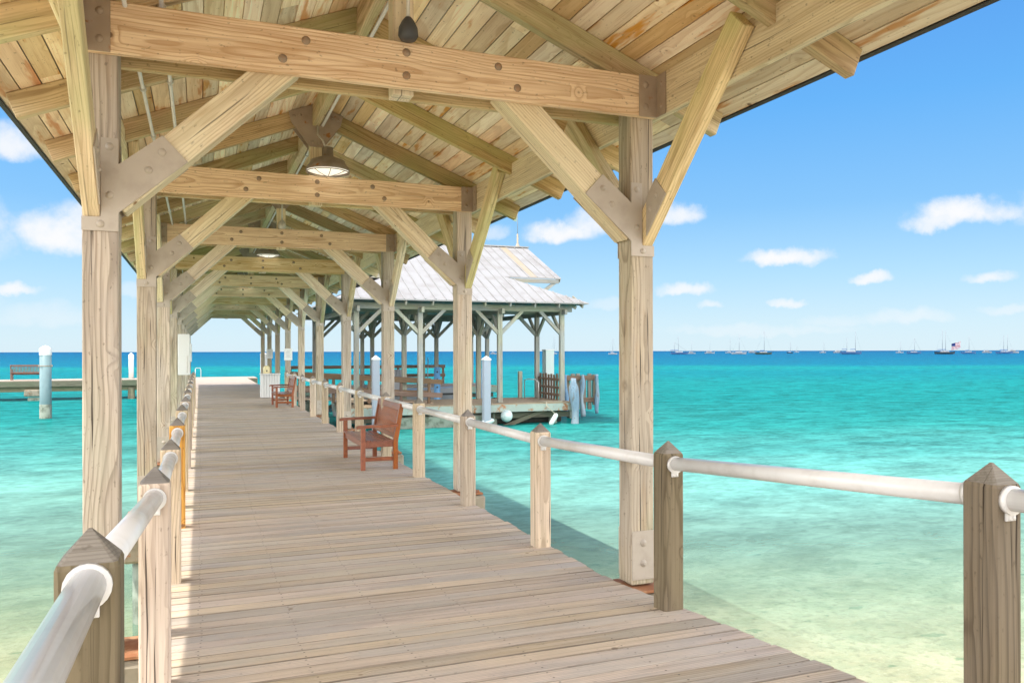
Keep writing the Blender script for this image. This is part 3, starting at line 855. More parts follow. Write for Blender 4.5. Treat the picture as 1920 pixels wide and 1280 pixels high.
def railing(x, ylist, name_label, special=None, zp=0.925):
    root = thing('railing', name_label, 'railing', (x, ylist[0], deck_z(ylist[0])))
    sgn = 1 if x > CX else -1
    tops = []
    for i, y in enumerate(ylist):
        z0 = deck_z(y) - 0.01
        below = 0.0
        if sgn < 0 and y < 5: below = 0.12
        hh = 1.075 + random.uniform(-0.012, 0.012) + below
        xo = -0.045 if (sgn < 0 and i < 2) else 0.0
        if sgn < 0 and i == 1: hh -= 0.03
        bm = bmesh.new()
        rail_post_mesh(bm, 0, 0, 0, hh)
        if special and i in special:
            hh_ = special[i]
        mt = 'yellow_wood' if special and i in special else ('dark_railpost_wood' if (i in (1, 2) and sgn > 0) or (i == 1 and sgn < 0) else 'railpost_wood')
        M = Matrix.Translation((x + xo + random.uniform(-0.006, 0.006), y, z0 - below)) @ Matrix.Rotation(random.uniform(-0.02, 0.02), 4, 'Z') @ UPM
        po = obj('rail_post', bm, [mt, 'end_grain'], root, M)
        # flanges
        zc = deck_z(y) + zp
        for e in (-1, 1):
            bm = bmesh.new()
            yy_ = y + e * 0.071
            x_f = x + xo
            add_tube(bm, [(x_f, yy_, zc), (x_f, yy_ + e * 0.022, zc)], 0.054, 20)
            add_box(bm, (x_f, yy_ + e * 0.006, zc - 0.062), (0.05, 0.010, 0.03), None, 0.002)
            add_bolt(bm, (x_f - 0.012, yy_ + e * 0.011, zc - 0.066), (0, e, 0), 0.005, 0.006)
            add_bolt(bm, (x_f + 0.012, yy_ + e * 0.011, zc - 0.066), (0, e, 0), 0.005, 0.006)
            wobj('flange', bm, 'white_paint', po)
        tops.append(Vector((x + xo, y, zc)))
    for a, b in zip(tops[:-1], tops[1:]):
        bm = bmesh.new()
        d = (b - a).normalized()
        add_tube(bm, [a + d * 0.06, b - d * 0.06], 0.0425, 20)
        wobj('rail_pipe', bm, 'white_paint', root)
    return root
RR = [0.2] + [2.16] + RY[2:]
railing(2.785, RR, 'long white pipe railing on pointed wood posts along the right deck edge')
railing(-0.205, [-0.2, 2.22, 4.28, 6.47, 8.45] + RY[5:], 'white pipe railing with one yellow post among its pointed posts, left deck edge', special={4: 1})

# ------------------------------------------------------------------ pile caps under the roof posts
def pile_cap(x, y, label):
    s = 1 if x > CX else -1
    t = thing('pile_cap', label, 'pile cap', (x, y, -1.9), 0, 'concrete pile caps under the roof posts')
    bm = bmesh.new()
    add_box(bm, (x - s * 0.03, y, -0.30), (0.52, 0.42, 0.46), None, 0.03)
    bmesh.ops.subdivide_edges(bm, edges=bm.edges[:], cuts=2, use_grid_fill=True)
    for v_ in bm.verts: v_.co += 0.012 * mnoise.noise_vector(v_.co * 7)
    wobj('cap', bm, 'concrete', t)
    bm = bmesh.new()
    add_tube(bm, [(x - s * 0.02, y, -2.4), (x - s * 0.02, y, -0.5)], 0.17, 14)
    wobj('pile', bm, 'algae_concrete', t)
    bm = bmesh.new()
    add_box(bm, (x - s * 0.03, y - 0.02, -0.045), (0.46, 0.36, 0.022), None, 0.004)
    for ex, ey in ((-0.18, -0.15), (0.18, -0.15), (-0.18, 0.14), (0.18, 0.14)):
        add_bolt(bm, (x - s * 0.03 + ex, y - 0.02 + ey, -0.034), (0, 0, 1), 0.014, 0.035)
    wobj('base_plate', bm, 'rusty', t)
NAMES = ['nearest', 'second', 'third', 'fourth', 'fifth']
for k in range(1, 6):
    pile_cap(PXR, FY[k], f'rusty stained concrete pile cap under the {NAMES[k-1]} roof post on the right side')
    if k < 5: pile_cap(PXL, FY[k], f'rusty stained concrete pile cap under the {NAMES[k-1]} roof post on the left side')
# timbers below the deck
deckbase = thing('deck_frame', 'timber stringers and fascia carrying the boardwalk planks above the water', 'deck frame', (CX, 0, -0.3))
for gx in (XL + 0.05, 0.5, CX, 2.0, XR - 0.05):
    for (ya, yb) in ((-6, 5.3), (5.35, 55)):
        za, zb = deck_z(ya) - 0.038 - 0.135, deck_z(yb) - 0.038 - 0.135
        beam('stringer', (gx, ya, za), (gx, yb, zb), 0.07, 0.26, 'pier_timber', deckbase)
for fy in FY[1:]:
    beam('cross_beam', (XL - 0.0, fy, -0.43), (XR, fy, -0.43), 0.25, 0.2, 'pier_timber', deckbase)

# ------------------------------------------------------------------ teak benches
def bench(mat, W_=1.5):
    """local: X along the seat, back towards +Y, faces -Y"""
    parts = []
    def part(name, fn):
        bm = bmesh.new(); fn(bm); parts.append((name, bm, mat))
    hw = W_ / 2
    for sx_ in (-1, 1):
        part('leg', lambda bm, sx_=sx_: add_box(bm, (sx_ * (hw - 0.035), -0.24, 0.31), (0.065, 0.065, 0.62), None, 0.006))
        def rear(bm, sx_=sx_):
            poly = [(0.20, 0), (0.265, 0), (0.265, 0.40), (0.355, 0.93), (0.30, 0.95), (0.20, 0.42)]
            add_prism(bm, poly, sx_ * (hw - 0.035) - 0.032, sx_ * (hw - 0.035) + 0.032, lambda u, v_, d: Vector((d, u, v_)))
        part('leg', rear)
        part('armrest', lambda bm, sx_=sx_: add_prism(bm, [(-0.34, 0.595), (-0.34, 0.625), (-0.30, 0.645), (0.27, 0.655), (0.27, 0.615), (-0.24, 0.605)], sx_ * (hw - 0.035) - 0.042, sx_ * (hw - 0.035) + 0.042, lambda u, v_, d: Vector((d, u, v_))))
        part('side_rail', lambda bm, sx_=sx_: (add_box(bm, (sx_ * (hw - 0.035), 0.0, 0.37), (0.032, 0.42, 0.085), None, 0.004)))
        part('stretcher', lambda bm, sx_=sx_: (add_box(bm, (sx_ * (hw - 0.035), 0.0, 0.155), (0.032, 0.42, 0.055), None, 0.004)))
    part('apron', lambda bm: add_box(bm, (0, -0.235, 0.37), (W_ - 0.13, 0.03, 0.085), None, 0.004))
    def seat(bm):
        zs_ = (0.425, 0.418, 0.408, 0.402, 0.405, 0.415)
        for i, z in enumerate(zs_):
            add_box(bm, (0, -0.245 + i * 0.083, z), (W_ - 0.01 if i else W_ - 0.14, 0.068, 0.022), None, 0.004)
    part('seat', seat)
    def back(bm):
        lean = math.atan2(0.09, 0.53)
        rot = Euler((-lean, 0, 0)).to_matrix()
        add_box(bm, (0, 0.312, 0.895), (W_ - 0.13, 0.032, 0.095), rot, 0.006)
        add_box(bm, (0, 0.237, 0.475), (W_ - 0.13, 0.032, 0.06), rot, 0.004)
        n = max(6, int((W_ - 0.2) / 0.075))
        for i in range(n):
            x = -(W_ - 0.2) / 2 + (i + 0.5) * (W_ - 0.2) / n
            add_box(bm, (x, 0.274, 0.68), (0.036, 0.014, 0.37), rot, 0.002)
    part('backrest', back)
    return parts
def put_bench(loc, rz, mat, label, W_=1.5):
    t = thing('bench', label, 'bench', loc, rz, 'wooden benches on the pier')
    for nm, bm, mt in bench(mat, W_):
        c = Vector((0, 0, 0))
        for v_ in bm.verts: c += v_.co
        c /= len(bm.verts)
        bmesh.ops.translate(bm, verts=bm.verts, vec=-c)
        o = bpy.data.objects.new(nm, mesh_from_bm(nm, bm, mt))
        COL.objects.link(o)
        o.parent = t
        o.location = c
    return t
put_bench((2.42, 12.24, 0.001), R(-90), 'teak', 'reddish teak bench with slatted back against the right railing, nearer of the two', 1.56)
put_bench((2.42, 26.15, 0.001), R(-90), 'teak', 'reddish teak bench with slatted back beside the white slatted box', 1.56)
u0 = (23 - 960) / 1500
put_bench((-9.75, 56.4, 0.001), R(180), 'oldteak', 'dark slatted bench standing on the pier head at far left', 1.9)

# ------------------------------------------------------------------ things on and by the walkway posts
def boxthing(name, label, cat, loc, size, mat, group=None):
    t = thing(name, label, cat, loc, 0, group)
    bm = bmesh.new()
    add_box(bm, loc, size, None, 0.012)
    wobj('cabinet', bm, mat, t)
    return t
t = boxthing('electrical_cabinet', 'tall white electrical cabinet with latch strip on a left roof post', 'cabinet', (PXL + 0.225, FY[4] - 0.02, 1.655), (0.235, 0.20, 0.85), 'white_matte')
bm = bmesh.new()
add_box(bm, (PXL + 0.285, FY[4] - 0.125, 1.45), (0.018, 0.012, 0.36), None, 0.003)
for q in (1.3, 1.42, 1.52, 1.61): add_box(bm, (PXL + 0.285, FY[4] - 0.134, q), (0.012, 0.010, 0.02))
wobj('latch', bm, 'conduit', t)
t = boxthing('meter_box', 'small white meter box on a left roof post beyond the tall cabinet', 'cabinet', (PXL + 0.22, FY[6] - 0.02, 1.68), (0.16, 0.14, 0.55), 'white_matte')
bm = bmesh.new(); add_box(bm, (PXL + 0.22, FY[6] - 0.094, 1.72), (0.10, 0.008, 0.12), None, 0.003); wobj('cover', bm, 'conduit', t)
def notice(fy, label):
    t = thing('notice_sign', label, 'sign', (PXR, fy - 0.11, 1.39), 0, 'white notices on roof posts')
    bm = bmesh.new(); add_box(bm, (PXR + 0.005, fy - 0.105, 1.61), (0.29, 0.014, 0.44), None, 0.003); wobj('panel', bm, 'paper', t)
    bm = bmesh.new()
    for i in range(6):
        add_box(bm, (PXR + 0.005 + random.uniform(-0.02, 0.02), fy - 0.1135, 1.75 - i * 0.05), (random.uniform(0.12, 0.2), 0.003, 0.008))
    wobj('lettering', bm, 'ink', t)
notice(FY[7], 'white notice sign on the right roof post nearer to the bench')
notice(FY[9], 'white notice sign on the right roof post behind the slatted box')
# white slatted box
t = thing('slatted_bin', 'white slatted wooden bin with flat lid on the deck past the far bench', 'bin', (2.42, 31.0, 0))
bm = bmesh.new()
add_box(bm, (2.42, 31.0, 0.43), (0.60, 0.60, 0.80), None, 0.004)
wobj('body', bm, 'white_matte', t)
for e, ax in ((-1, 'y'), (1, 'y'), (-1, 'x'), (1, 'x')):
    bm = bmesh.new()
    for i in range(7):
        o_ = -0.28 + i * 0.56 / 6
        if ax == 'y': add_box(bm, (2.42 + o_, 31.0 + e * 0.315, 0.44), (0.068, 0.026, 0.84), None, 0.004)
        else: add_box(bm, (2.42 + e * 0.315, 31.0 + o_, 0.44), (0.026, 0.068, 0.84), None, 0.004)
    wobj('slat_panel', bm, 'white_matte', t)
bm = bmesh.new(); add_box(bm, (2.42, 31.0, 0.885), (0.70, 0.70, 0.04), None, 0.006); wobj('lid', bm, 'white_matte', t)
# cream life-ring housing on top
t = thing('dispenser', 'cream rounded dispenser with dark spout standing on the white slatted bin', 'dispenser', (2.30, 31.0, 0.906))
bm = bmesh.new(); add_lathe(bm, [(0, 0), (0.12, 0.0), (0.13, 0.05), (0.13, 0.2), (0.1, 0.26), (0.03, 0.29), (0, 0.29)], (2.30, 31.0, 0.906), 18); wobj('housing', bm, 'cream', t)
bm = bmesh.new(); add_box(bm, (2.30, 30.855, 1.0), (0.04, 0.05, 0.05), None, 0.004); wobj('spout', bm, 'black', t)

# ------------------------------------------------------------------ mooring piles
def pile(x, y, top, w, mats, label, name='mooring_pile', cat='pile', square=True, capmat='white_matte', bottom=-2.6, cap_h=None, band=False, flat=False, group='capped mooring piles'):
    t = thing(name, label, cat, (x, y, bottom), 0, group)
    bm = bmesh.new()
    ch = cap_h if cap_h is not None else 0.09
    if square:
        add_box(bm, (x, y, (bottom + top - ch) / 2), (w, w, top - ch - bottom), None, 0.012)
    else:
        add_tube(bm, [(x, y, bottom), (x, y, top - ch)], w / 2, 20)
    wobj('shaft', bm, mats, t)
    bm = bmesh.new()
    if square:
        add_box(bm, (x, y, top - ch - 0.02), (w + 0.03, w + 0.03, 0.05), None, 0.004)
        a = [bm.verts.new((x + sx_ * (w / 2 + 0.015), y + sy_ * (w / 2 + 0.015), top - ch + 0.004)) for sx_, sy_ in ((-1, -1), (1, -1), (1, 1), (-1, 1))]
        tip = bm.verts.new((x, y, top - ch + 0.012 if flat else top + 0.04))
        for i in range(4): bm.faces.new((a[i], a[(i + 1) % 4], tip))
        bm.faces.new(list(reversed(a)))
    else:
        add_lathe(bm, [(w / 2 + 0.012, -0.28), (w / 2 + 0.014, 0.0), (w / 2 * 0.85, 0.05), (w / 2 * 0.4, 0.12), (0, 0.15)], (x, y, top - ch), 20)
    wobj('cap', bm, capmat, t)
    if band:
        bm = bmesh.new()
        add_tube(bm, [(x, y, top - 0.86), (x, y, top - 0.82)], w / 2 + 0.02, 20)
        for e in (-1, 1): add_box(bm, (x + e * (w / 2 + 0.02), y - 0.05, top - 0.84), (0.05, 0.06, 0.09))
        wobj('band', bm, 'dark_steel', t)
        bm = bmesh.new()
        add_tube(bm, [(x, y, bottom + 0.02), (x, y, WATER_Z + 0.62)], w / 2 + 0.008, 20)
        wobj('waterline_growth', bm, 'algae_concrete', t)
    return t
pile(-6.34, 40.3, 1.95, 0.47, 'pile_cyan', 'thick pale blue round pile with white cone cap standing in the water at left', square=False, band=True)
pile(-4.15, 57.2, 1.60, 0.30, 'white_matte', 'slim white round pile with domed cap on the pier head', square=False, bottom=0.0)
pile(5.87, 28.5, 1.54, 0.25, 'pile_white', 'pale lilac square pile with pyramid cap in the water beside the ramp')
pile(10.25, 29.0, 1.50, 0.27, 'pile_white', 'pale blue square pile with pyramid cap in front of the pavilion dock')
pile(15.15, 34.2, 1.88, 0.42, 'fender_white', 'tall flat topped white square pile behind the pavilion side fence', flat=True)
pile(3.35, 47.2, 1.66, 0.34, 'white_matte', 'white square pile with pyramid cap at the end of the boardwalk', bottom=-2.6)
def blue_pile(x, y, z0, z1, label):
    t = thing('fender_pile', label, 'pile', (x, y, z0), 0, 'blue plastic fender piles')
    bm = bmesh.new(); add_tube(bm, [(x, y, z0), (x, y, z1)], 0.135, 16); wobj('shaft', bm, 'pile_blue', t)
    bm = bmesh.new()
    q = z1 - 0.2
    while q > -0.4:
        add_bolt(bm, (x - 0.03, y - 0.13, q), (-0.1, -1, 0), 0.024, 0.03); q -= 0.33
    wobj('bolt_row', bm, 'black', t)
blue_pile(9.55, 33.4, -2.4, 1.03, 'blue plastic fender pile with a row of dark bolts by the ramp end')
blue_pile(11.45, 33.4, -2.4, 0.95, 'blue plastic fender pile half hidden behind the pale blue square pile')

# ------------------------------------------------------------------ boat-landing pavilion
GX = (5.45, 7.9, 11.17, 13.9); GY = (30.0, 32.6, 39.2, 41.8)
DZ = -0.34
pav = thing('pavilion', 'open boat landing pavilion with white ribbed metal roof on braced grey posts', 'pavilion', (9.7, 35.9, DZ))
for gx in GX:
    for gy in GY:
        z0 = DZ if gy < 35 else -0.05
        beam('post', (gx, gy, z0), (gx, gy, 3.42), 0.185, 0.185, 'pavilion_wood', pav, 0.01)
EX0, EX1, EY0, EY1, EZ, PM = 4.6, 14.8, 29.3, 42.5, 3.62, 0.46
for gy in GY:
    beam('lintel', (GX[0] - 0.5, gy, 3.44), (GX[-1] + 0.45, gy, 3.44), 0.12, 0.24, 'pavilion_wood', pav)
for gx in GX:
    beam('cross_lintel', (gx, GY[0] - 0.45, 3.30), (gx, GY[-1] + 0.45, 3.30), 0.11, 0.2, 'pavilion_wood', pav)
for gi_, gy in enumerate(GY):
    for i, gx in enumerate(GX):
        for s in (-1, 1):
            if (i == 0 and s < 0) or (i == 3 and s > 0): continue
            beam('knee_brace', (gx + s * 0.05, gy, 2.42), (gx + s * 0.98, gy, 3.34), 0.11, 0.14, 'pavilion_wood', pav)
        for s in (-1, 1):
            if (gi_ == 0 and s < 0) or (gi_ == 3 and s > 0): continue
            beam('cross_brace', (gx, gy + s * 0.05, 2.40), (gx, gy + s * 0.95, 3.28), 0.10, 0.14, 'pavilion_wood', pav)
RYD = (EY0 + EY1) / 2
RZ = EZ + PM * (RYD - EY0)
HY = 32.0; HT = HY - EY0
def slope_obj(name, poly3, th, mat):
    bm = bmesh.new()
    a = [bm.verts.new(p) for p in poly3]; b = [bm.verts.new(Vector(p) + Vector((0, 0, th))) for p in poly3]
    bm.faces.new(a); bm.faces.new(list(reversed(b)))
    for i in range(len(a)): bm.faces.new((a[i], b[i], b[(i + 1) % len(a)], a[(i + 1) % len(a)]))
    bmesh.ops.recalc_face_normals(bm, faces=bm.faces)
    bmesh.ops.triangulate(bm, faces=bm.faces[:])
    return wobj(name, bm, mat, pav)
def fz_front(y): return EZ + PM * (y - EY0)
for side in (0, 1):
    Y = (lambda y: y) if side == 0 else (lambda y: EY0 + EY1 - y)
    poly = [(EX0, EY0), (EX1, EY0), (EX1 - HT, HY), (EX1, HY), (EX1, RYD), (EX0, RYD), (EX0, HY), (EX0 + HT, HY)]
    ro = slope_obj('roof_slope', [(x, Y(y), fz_front(y)) for x, y in poly], 0.05, 'roof_metal')
    bm = bmesh.new()
    x = EX0 + 0.06
    while x < EX1:
        segs = []
        if x < EX0 + HT: segs = [(EY0, EY0 + (x - EX0)), (HY, RYD)]
        elif x > EX1 - HT: segs = [(EY0, EY0 + (EX1 - x)), (HY, RYD)]
        else: segs = [(EY0, RYD)]
        for ya, yb in segs:
            if yb - ya < 0.1: continue
            p0 = Vector((x, Y(ya), fz_front(ya) + 0.062)); p1 = Vector((x, Y(yb), fz_front(yb) + 0.062))
            M, L = frame_of(p0, p1)
            add_box(bm, M.translation, (L, 0.035, 0.04), M.to_3x3())
        x += 0.41
    wobj('standing_seam', bm, 'roof_metal', ro)
for side in (0, 1):
    X = (lambda x: x) if side == 0 else (lambda x: EX0 + EX1 - x)
    poly = [(EX1, EY0), (EX1, EY1), (EX1 - HT, EY1 - HT), (EX1 - HT, HY)]
    ho = slope_obj('hip_slope', [(X(x), y, EZ + PM * (EX1 - x)) for x, y in poly], 0.05, 'roof_metal')
    slope_obj('gable_wall', [(X(EX1 - HT), HY, fz_front(HY)), (X(EX1 - HT), EY0 + EY1 - HY, fz_front(HY)), (X(EX1 - HT + 0.0), RYD, RZ), (X(EX1 - HT - 0.04), RYD, RZ)], 0.01, 'pavilion_wood')
    beam('prow_beam', (X(EX1 - HT), HY + 0.05, fz_front(HY) - 0.10), (X(EX1 - 0.1), HY + 0.05, fz_front(HY) - 0.10), 0.09, 0.17, 'pavilion_wood', pav)
    beam('prow_bracket', (X(EX1 - 1.1), HY + 0.1, fz_front(HY) - 0.75), (X(EX1 - 0.25), HY + 0.1, fz_front(HY) - 0.14), 0.1, 0.13, 'pavilion_wood', pav)
    for yy_ in (HY + 0.05, EY0 + EY1 - HY - 0.05):
        beam('barge_board', (X(EX1 - 0.03), yy_, fz_front(HY) - 0.07), (X(EX1 - 0.03), RYD, RZ - 0.07), 0.04, 0.15, 'pavilion_wood', pav)
# rafter tails along the front eave
bmx = EX0 + 0.5
while bmx < EX1:
    beam('rafter_tail', (bmx, EY0 + 0.04, EZ - 0.10), (bmx, EY0 + 1.0, EZ - 0.10 + PM * 0.96), 0.06, 0.14, 'pavilion_wood', pav)
    bmx += 1.05
for yy_ in (30.4, 31.6, 33, 35, 37, 39, 41):
    beam('rafter_tail', (EX1 - 0.04, yy_, EZ - 0.10), (EX1 - 1.0, yy_, EZ - 0.10 + PM * 0.96), 0.06, 0.14, 'pavilion_wood', pav)
beam('ridge_cap', (EX0 - 0.05, RYD, RZ + 0.075), (EX1 + 0.05, RYD, RZ + 0.075), 0.22, 0.06, 'roof_metal', pav)
# rust-tinged panel below the mast
bm = bmesh.new()
xa = 13.55
p0 = Vector((xa, HY + 0.02, fz_front(HY + 0.02) + 0.056)); p1 = Vector((xa, RYD - 0.1, fz_front(RYD - 0.1) + 0.056))
M, L = frame_of(p0, p1)
add_box(bm, M.translation, (L, 0.36, 0.006), M.to_3x3())
wobj('rusty_panel', bm, 'roof_rust', pav)
mt = thing('mast_vane', 'thin lightning mast with wind vane standing on the pavilion ridge', 'mast', (14.3, RYD, RZ + 0.1))
bm = bmesh.new(); add_lathe(bm, [(0.12, 0), (0.07, 0.12), (0.045, 0.15), (0.04, 0.6), (0.02, 0.62)], (14.3, RYD, RZ + 0.1), 10); wobj('base', bm, 'roof_rust', mt)
bm = bmesh.new(); add_tube(bm, [(14.3, RYD, RZ + 0.6), (14.3, RYD, RZ + 2.0)], 0.014, 6); wobj('rod', bm, 'mast_grey', mt)
bm = bmesh.new()
add_prism(bm, [(0, 0), (-0.22, 0.1), (-0.3, 0.0), (-0.2, -0.22), (-0.06, -0.25)], -0.006, 0.006, lambda u, v_, d: Vector((14.3 + u, RYD + d, RZ + 1.55 + v_)))
wobj('vane', bm, 'green_fascia', mt)

# dock platforms below the pavilion
def dock(name, label, x0, x1, y0, y1, zt, fm):
    t = thing(name, label, 'dock', ((x0 + x1) / 2, (y0 + y1) / 2, WATER_Z), 0, 'docks under the pavilion')
    rows_ = []
    bm = bmesh.new()
    la = bm.loops.layers.float.new('rnd')
    x = x0
    while x < x1:
        w_ = min(0.14, x1 - x)
        r_ = random.random()
        n0 = len(bm.faces)
        add_box(bm, (x + w_ / 2, (y0 + y1) / 2, zt - 0.02), (w_ - 0.008, y1 - y0, 0.04))
        x += 0.147
    wobj('planking', bm, 'dock_wood', t)
    for yy_ in (y0 + 0.02, y1 - 0.02):
        beam('fascia', (x0, yy_, zt - 0.19), (x1, yy_, zt - 0.19), 0.07, 0.29, fm, t)
    for xx_ in (x0 + 0.035, x1 - 0.035):
        beam('fascia', (xx_, y0 + 0.056, zt - 0.19), (xx_, y1 - 0.056, zt - 0.19), 0.07, 0.288, fm, t)
    x = x0 + 0.6
    while x < x1:
        for yy_ in (y0 + 0.45, y1 - 0.45):
            bm = bmesh.new(); add_tube(bm, [(x, yy_, -3.0), (x, yy_, zt - 0.045)], 0.17, 12); wobj('pile', bm, 'algae_concrete', t)
        x += 2.6
    for xx_ in (x0 + 0.9, x0 + 3.5, x0 + 6.1):
        beam('cross_brace', (xx_, y0 + 0.25, WATER_Z - 0.1), (xx_ + 1.9, y0 + 0.25, zt - 0.3), 0.09, 0.16, 'shade_wood', t)
    beam('waler', (x0 + 0.1, y0 + 0.35, zt - 0.5), (x1 - 0.1, y0 + 0.35, zt - 0.5), 0.12, 0.22, 'shade_wood', t)
    return t
nd_ = dock('dock_platform', 'low weathered plank dock with rust stained pale fascia in front of the pavilion slip', 5.0, 14.15, 29.35, 33.0, DZ, 'fascia_white')
bm = bmesh.new(); add_box(bm, (8.6, 29.7, -1.05), (3.6, 0.5, 0.55), None, 0.05); wobj('concrete_cap', bm, 'algae_concrete', nd_)
bm = bmesh.new(); add_box(bm, (12.5, 30.3, -0.95), (2.9, 0.4, 0.5), None, 0.05); wobj('void_block', bm, 'void_shade', nd_)  # dark block added to stand in for the shaded void under the dock
dock('dock_platform', 'plank dock with green fascia on the far side of the pavilion slip', 4.2, 14.3, 38.8, 42.4, -0.05, 'green_fascia')
# railing on the far dock
t = thing('dock_railing', 'brown two rail timber railing along the far pavilion dock', 'railing', (8.5, 42.2, -0.05))
for x in (4.3, 5.7, 7.1, 8.5, 9.9, 11.3, 12.4):
    beam('rail_post', (x, 42.2, -0.05), (x, 42.2, 0.98), 0.11, 0.11, 'ramp_wood', t)
for z in (0.42, 0.90):
    beam('rail', (4.2, 42.13, z), (12.5, 42.13, z), 0.04, 0.17, 'ramp_wood', t)
# ramp with railings
rp = thing('gangway', 'brown timber ramp with two rail sides descending from the boardwalk to the dock', 'ramp', (5.9, 31.6, -0.2))
def rz_(x): return max(DZ, min(0.0, -0.0 - (x - 3.0) * 0.34 / 5.6))
beam('ramp_deck', (2.9, 31.45, 0.0 - 0.03), (8.6, 31.45, DZ + 0.015), 1.5, 0.05, 'dock_wood', rp)
for yy_ in (30.62, 32.28):
    for x in (3.3, 4.7, 6.05, 7.3, 8.42):
        beam('rail_post', (x, yy_, rz_(x) - 0.1), (x, yy_, rz_(x) + 0.90), 0.10, 0.10, 'ramp_wood', rp)
    for dz_ in (0.33, 0.86):
        beam('rail', (3.1, yy_ - 0.07, rz_(3.1) + dz_), (8.95, yy_ - 0.07, rz_(8.6) + dz_ - 0.02), 0.04, 0.19, 'ramp_wood', rp)
# side fence on right end of near dock
t = thing('picket_fence', 'brown picket fence with curved rails closing the right end of the dock', 'fence', (14.0, 31.3, DZ))
for i in range(9):
    yy_ = 30.15 + i * 0.29
    beam('picket', (14.02, yy_, DZ), (14.02, yy_, DZ + 1.08 + random.uniform(-0.03, 0.03)), 0.045, 0.15, 'ramp_wood', t)
for z in (0.22, 0.52, 0.86):
    beam('rail', (13.93, 30.05, DZ + z), (13.93, 32.65, DZ + z + 0.02), 0.05, 0.10, 'ramp_wood', t)
bm = bmesh.new(); add_tube(bm, [(13.3, 32.6, DZ), (13.3, 32.6, DZ + 0.78), (13.34, 32.3, DZ + 0.84), (13.4, 31.6, DZ + 0.84), (13.42, 31.3, DZ + 0.72), (13.42, 31.3, DZ)], 0.022, 8)
tag(wobj('grab_rail', bm, 'conduit'), 'bent grey tube grab rail beside the picket fence', 'grab rail')
beam_o = beam('corner_timber', (13.15, 32.75, DZ), (13.15, 32.75, 0.83), 0.16, 0.16, 'pavilion_wood', None)
tag(beam_o, 'short square grey timber post at the left end of the picket fence', 'post')
# blue fender timber on the dock corner
def wavy_timber(x, y, z0, z1, w, label, mat='blue_timber', amp=0.03, group='blue weathered fender timbers', taper=True):
    bm = bmesh.new()
    n = 14
    pts = []; rr_ = []
    for i in range(n + 1):
        f = i / n
        pts.append((x + amp * math.sin(f * 7 + x * 3), y + amp * math.cos(f * 5 + x), z0 + (z1 - z0) * f))
        rr_.append(w * (0.5 + 0.10 * math.sin(f * 9 + x * 5) - (0.14 if f > 0.9 and taper else 0)))
    add_tube(bm, pts, rr_, 8)
    o = wobj('fender_timber', bm, mat)
    tag(o, label, 'fender timber', group)
    return o
wavy_timber(14.05, 29.12, -1.9, 0.62, 0.36, 'thick bulging blue fender timber at the right corner of the dock')
fw = thing('fender_wall', 'brown horizontal walers holding the outer fender timbers beyond the dock corner', 'fender wall', (15.2, 31.0, -1.0))
for z in (-1.0 + 0.6, 0.55):
    beam('waler', (14.25, 31.0, z), (16.05, 31.2, z), 0.12, 0.2, 'ramp_wood', fw)
for x in (14.42, 14.72, 14.98, 15.22, 15.52, 15.78, 16.02):
    beam('picket', (x, 31.2, -0.72 + random.uniform(-0.12, 0.1)), (x, 31.2, 0.70 + random.uniform(-0.05, 0.05)), 0.17, 0.09, 'weathered_picket', fw)
beam('support_pile', (15.1, 31.6, -3.0), (15.1, 31.6, 0.3), 0.3, 0.3, 'algae_concrete', fw)
for x, lb in ((14.50, 'narrow blue weathered fender timber, left of the three beyond the dock corner'), (15.28, 'narrow blue weathered fender timber, middle of the three beyond the dock corner'), (15.98, 'narrow blue weathered fender timber, outermost beyond the dock corner')):
    wavy_timber(x, 30.88, -1.02 + random.uniform(-0.1, 0.06), 0.70, 0.19, lb)
# fenders hanging on the dock edge
def capsule(p0, p1, r, name, label, mat, group):
    bm = bmesh.new()
    p0 = Vector(p0); p1 = Vector(p1); d = p1 - p0
    pts = [p0 + d * f for f in (0, 0.03, 0.1, 0.2, 0.8, 0.9, 0.97, 1)]
    add_tube(bm, pts, [r * q for q in (0.15, 0.5, 0.85, 1, 1, 0.85, 0.5, 0.15)], 14)
    o = wobj(name, bm, mat); tag(o, label, 'boat fender', group); return o
bm = bmesh.new(); bmesh.ops.create_uvsphere(bm, u_segments=24, v_segments=16, radius=0.235, matrix=Matrix.Translation((11.1, 29.05, -0.80)))
for f in bm.faces: f.smooth = True
tag(wobj('ball_fender', bm, 'fender_white'), 'round white ball fender hanging on the dock edge', 'boat fender', 'white fenders on the dock edge')
capsule((12.9, 28.95, -1.22), (13.27, 29.1, -0.78), 0.095, 'tube_fender', 'slanted white tube fender hanging near the dock corner', 'fender_white', 'white fenders on the dock edge')
capsule((9.9, 28.95, -1.10), (10.55, 28.95, -0.93), 0.10, 'tube_fender', 'nearly level white tube fender beside the pale blue square pile', 'fender_white', 'white fenders on the dock edge')
bm = bmesh.new(); add_tube(bm, [(13.6, 29.3, -0.31), (13.2, 29.5, -0.32), (12.6, 29.45, -0.315), (12.9, 29.3, -0.31), (12.85, 29.2, -0.45), (13.2, 29.1, -0.8)], 0.018, 6)
tag(wobj('mooring_rope', bm, 'rope'), 'loose mooring rope lying on the dock edge above the slanted fender', 'rope')
bm = bmesh.new(); add_box(bm, (12.0, 32.7, -0.31), (0.34, 0.05, 0.03), None, 0.005); add_box(bm, (11.93, 32.7, -0.33), (0.05, 0.05, 0.05)); add_box(bm, (12.07, 32.7, -0.33), (0.05, 0.05, 0.05))
tag(wobj('mooring_cleat', bm, 'black'), 'dark mooring cleat on the slip side of the near dock', 'cleat')
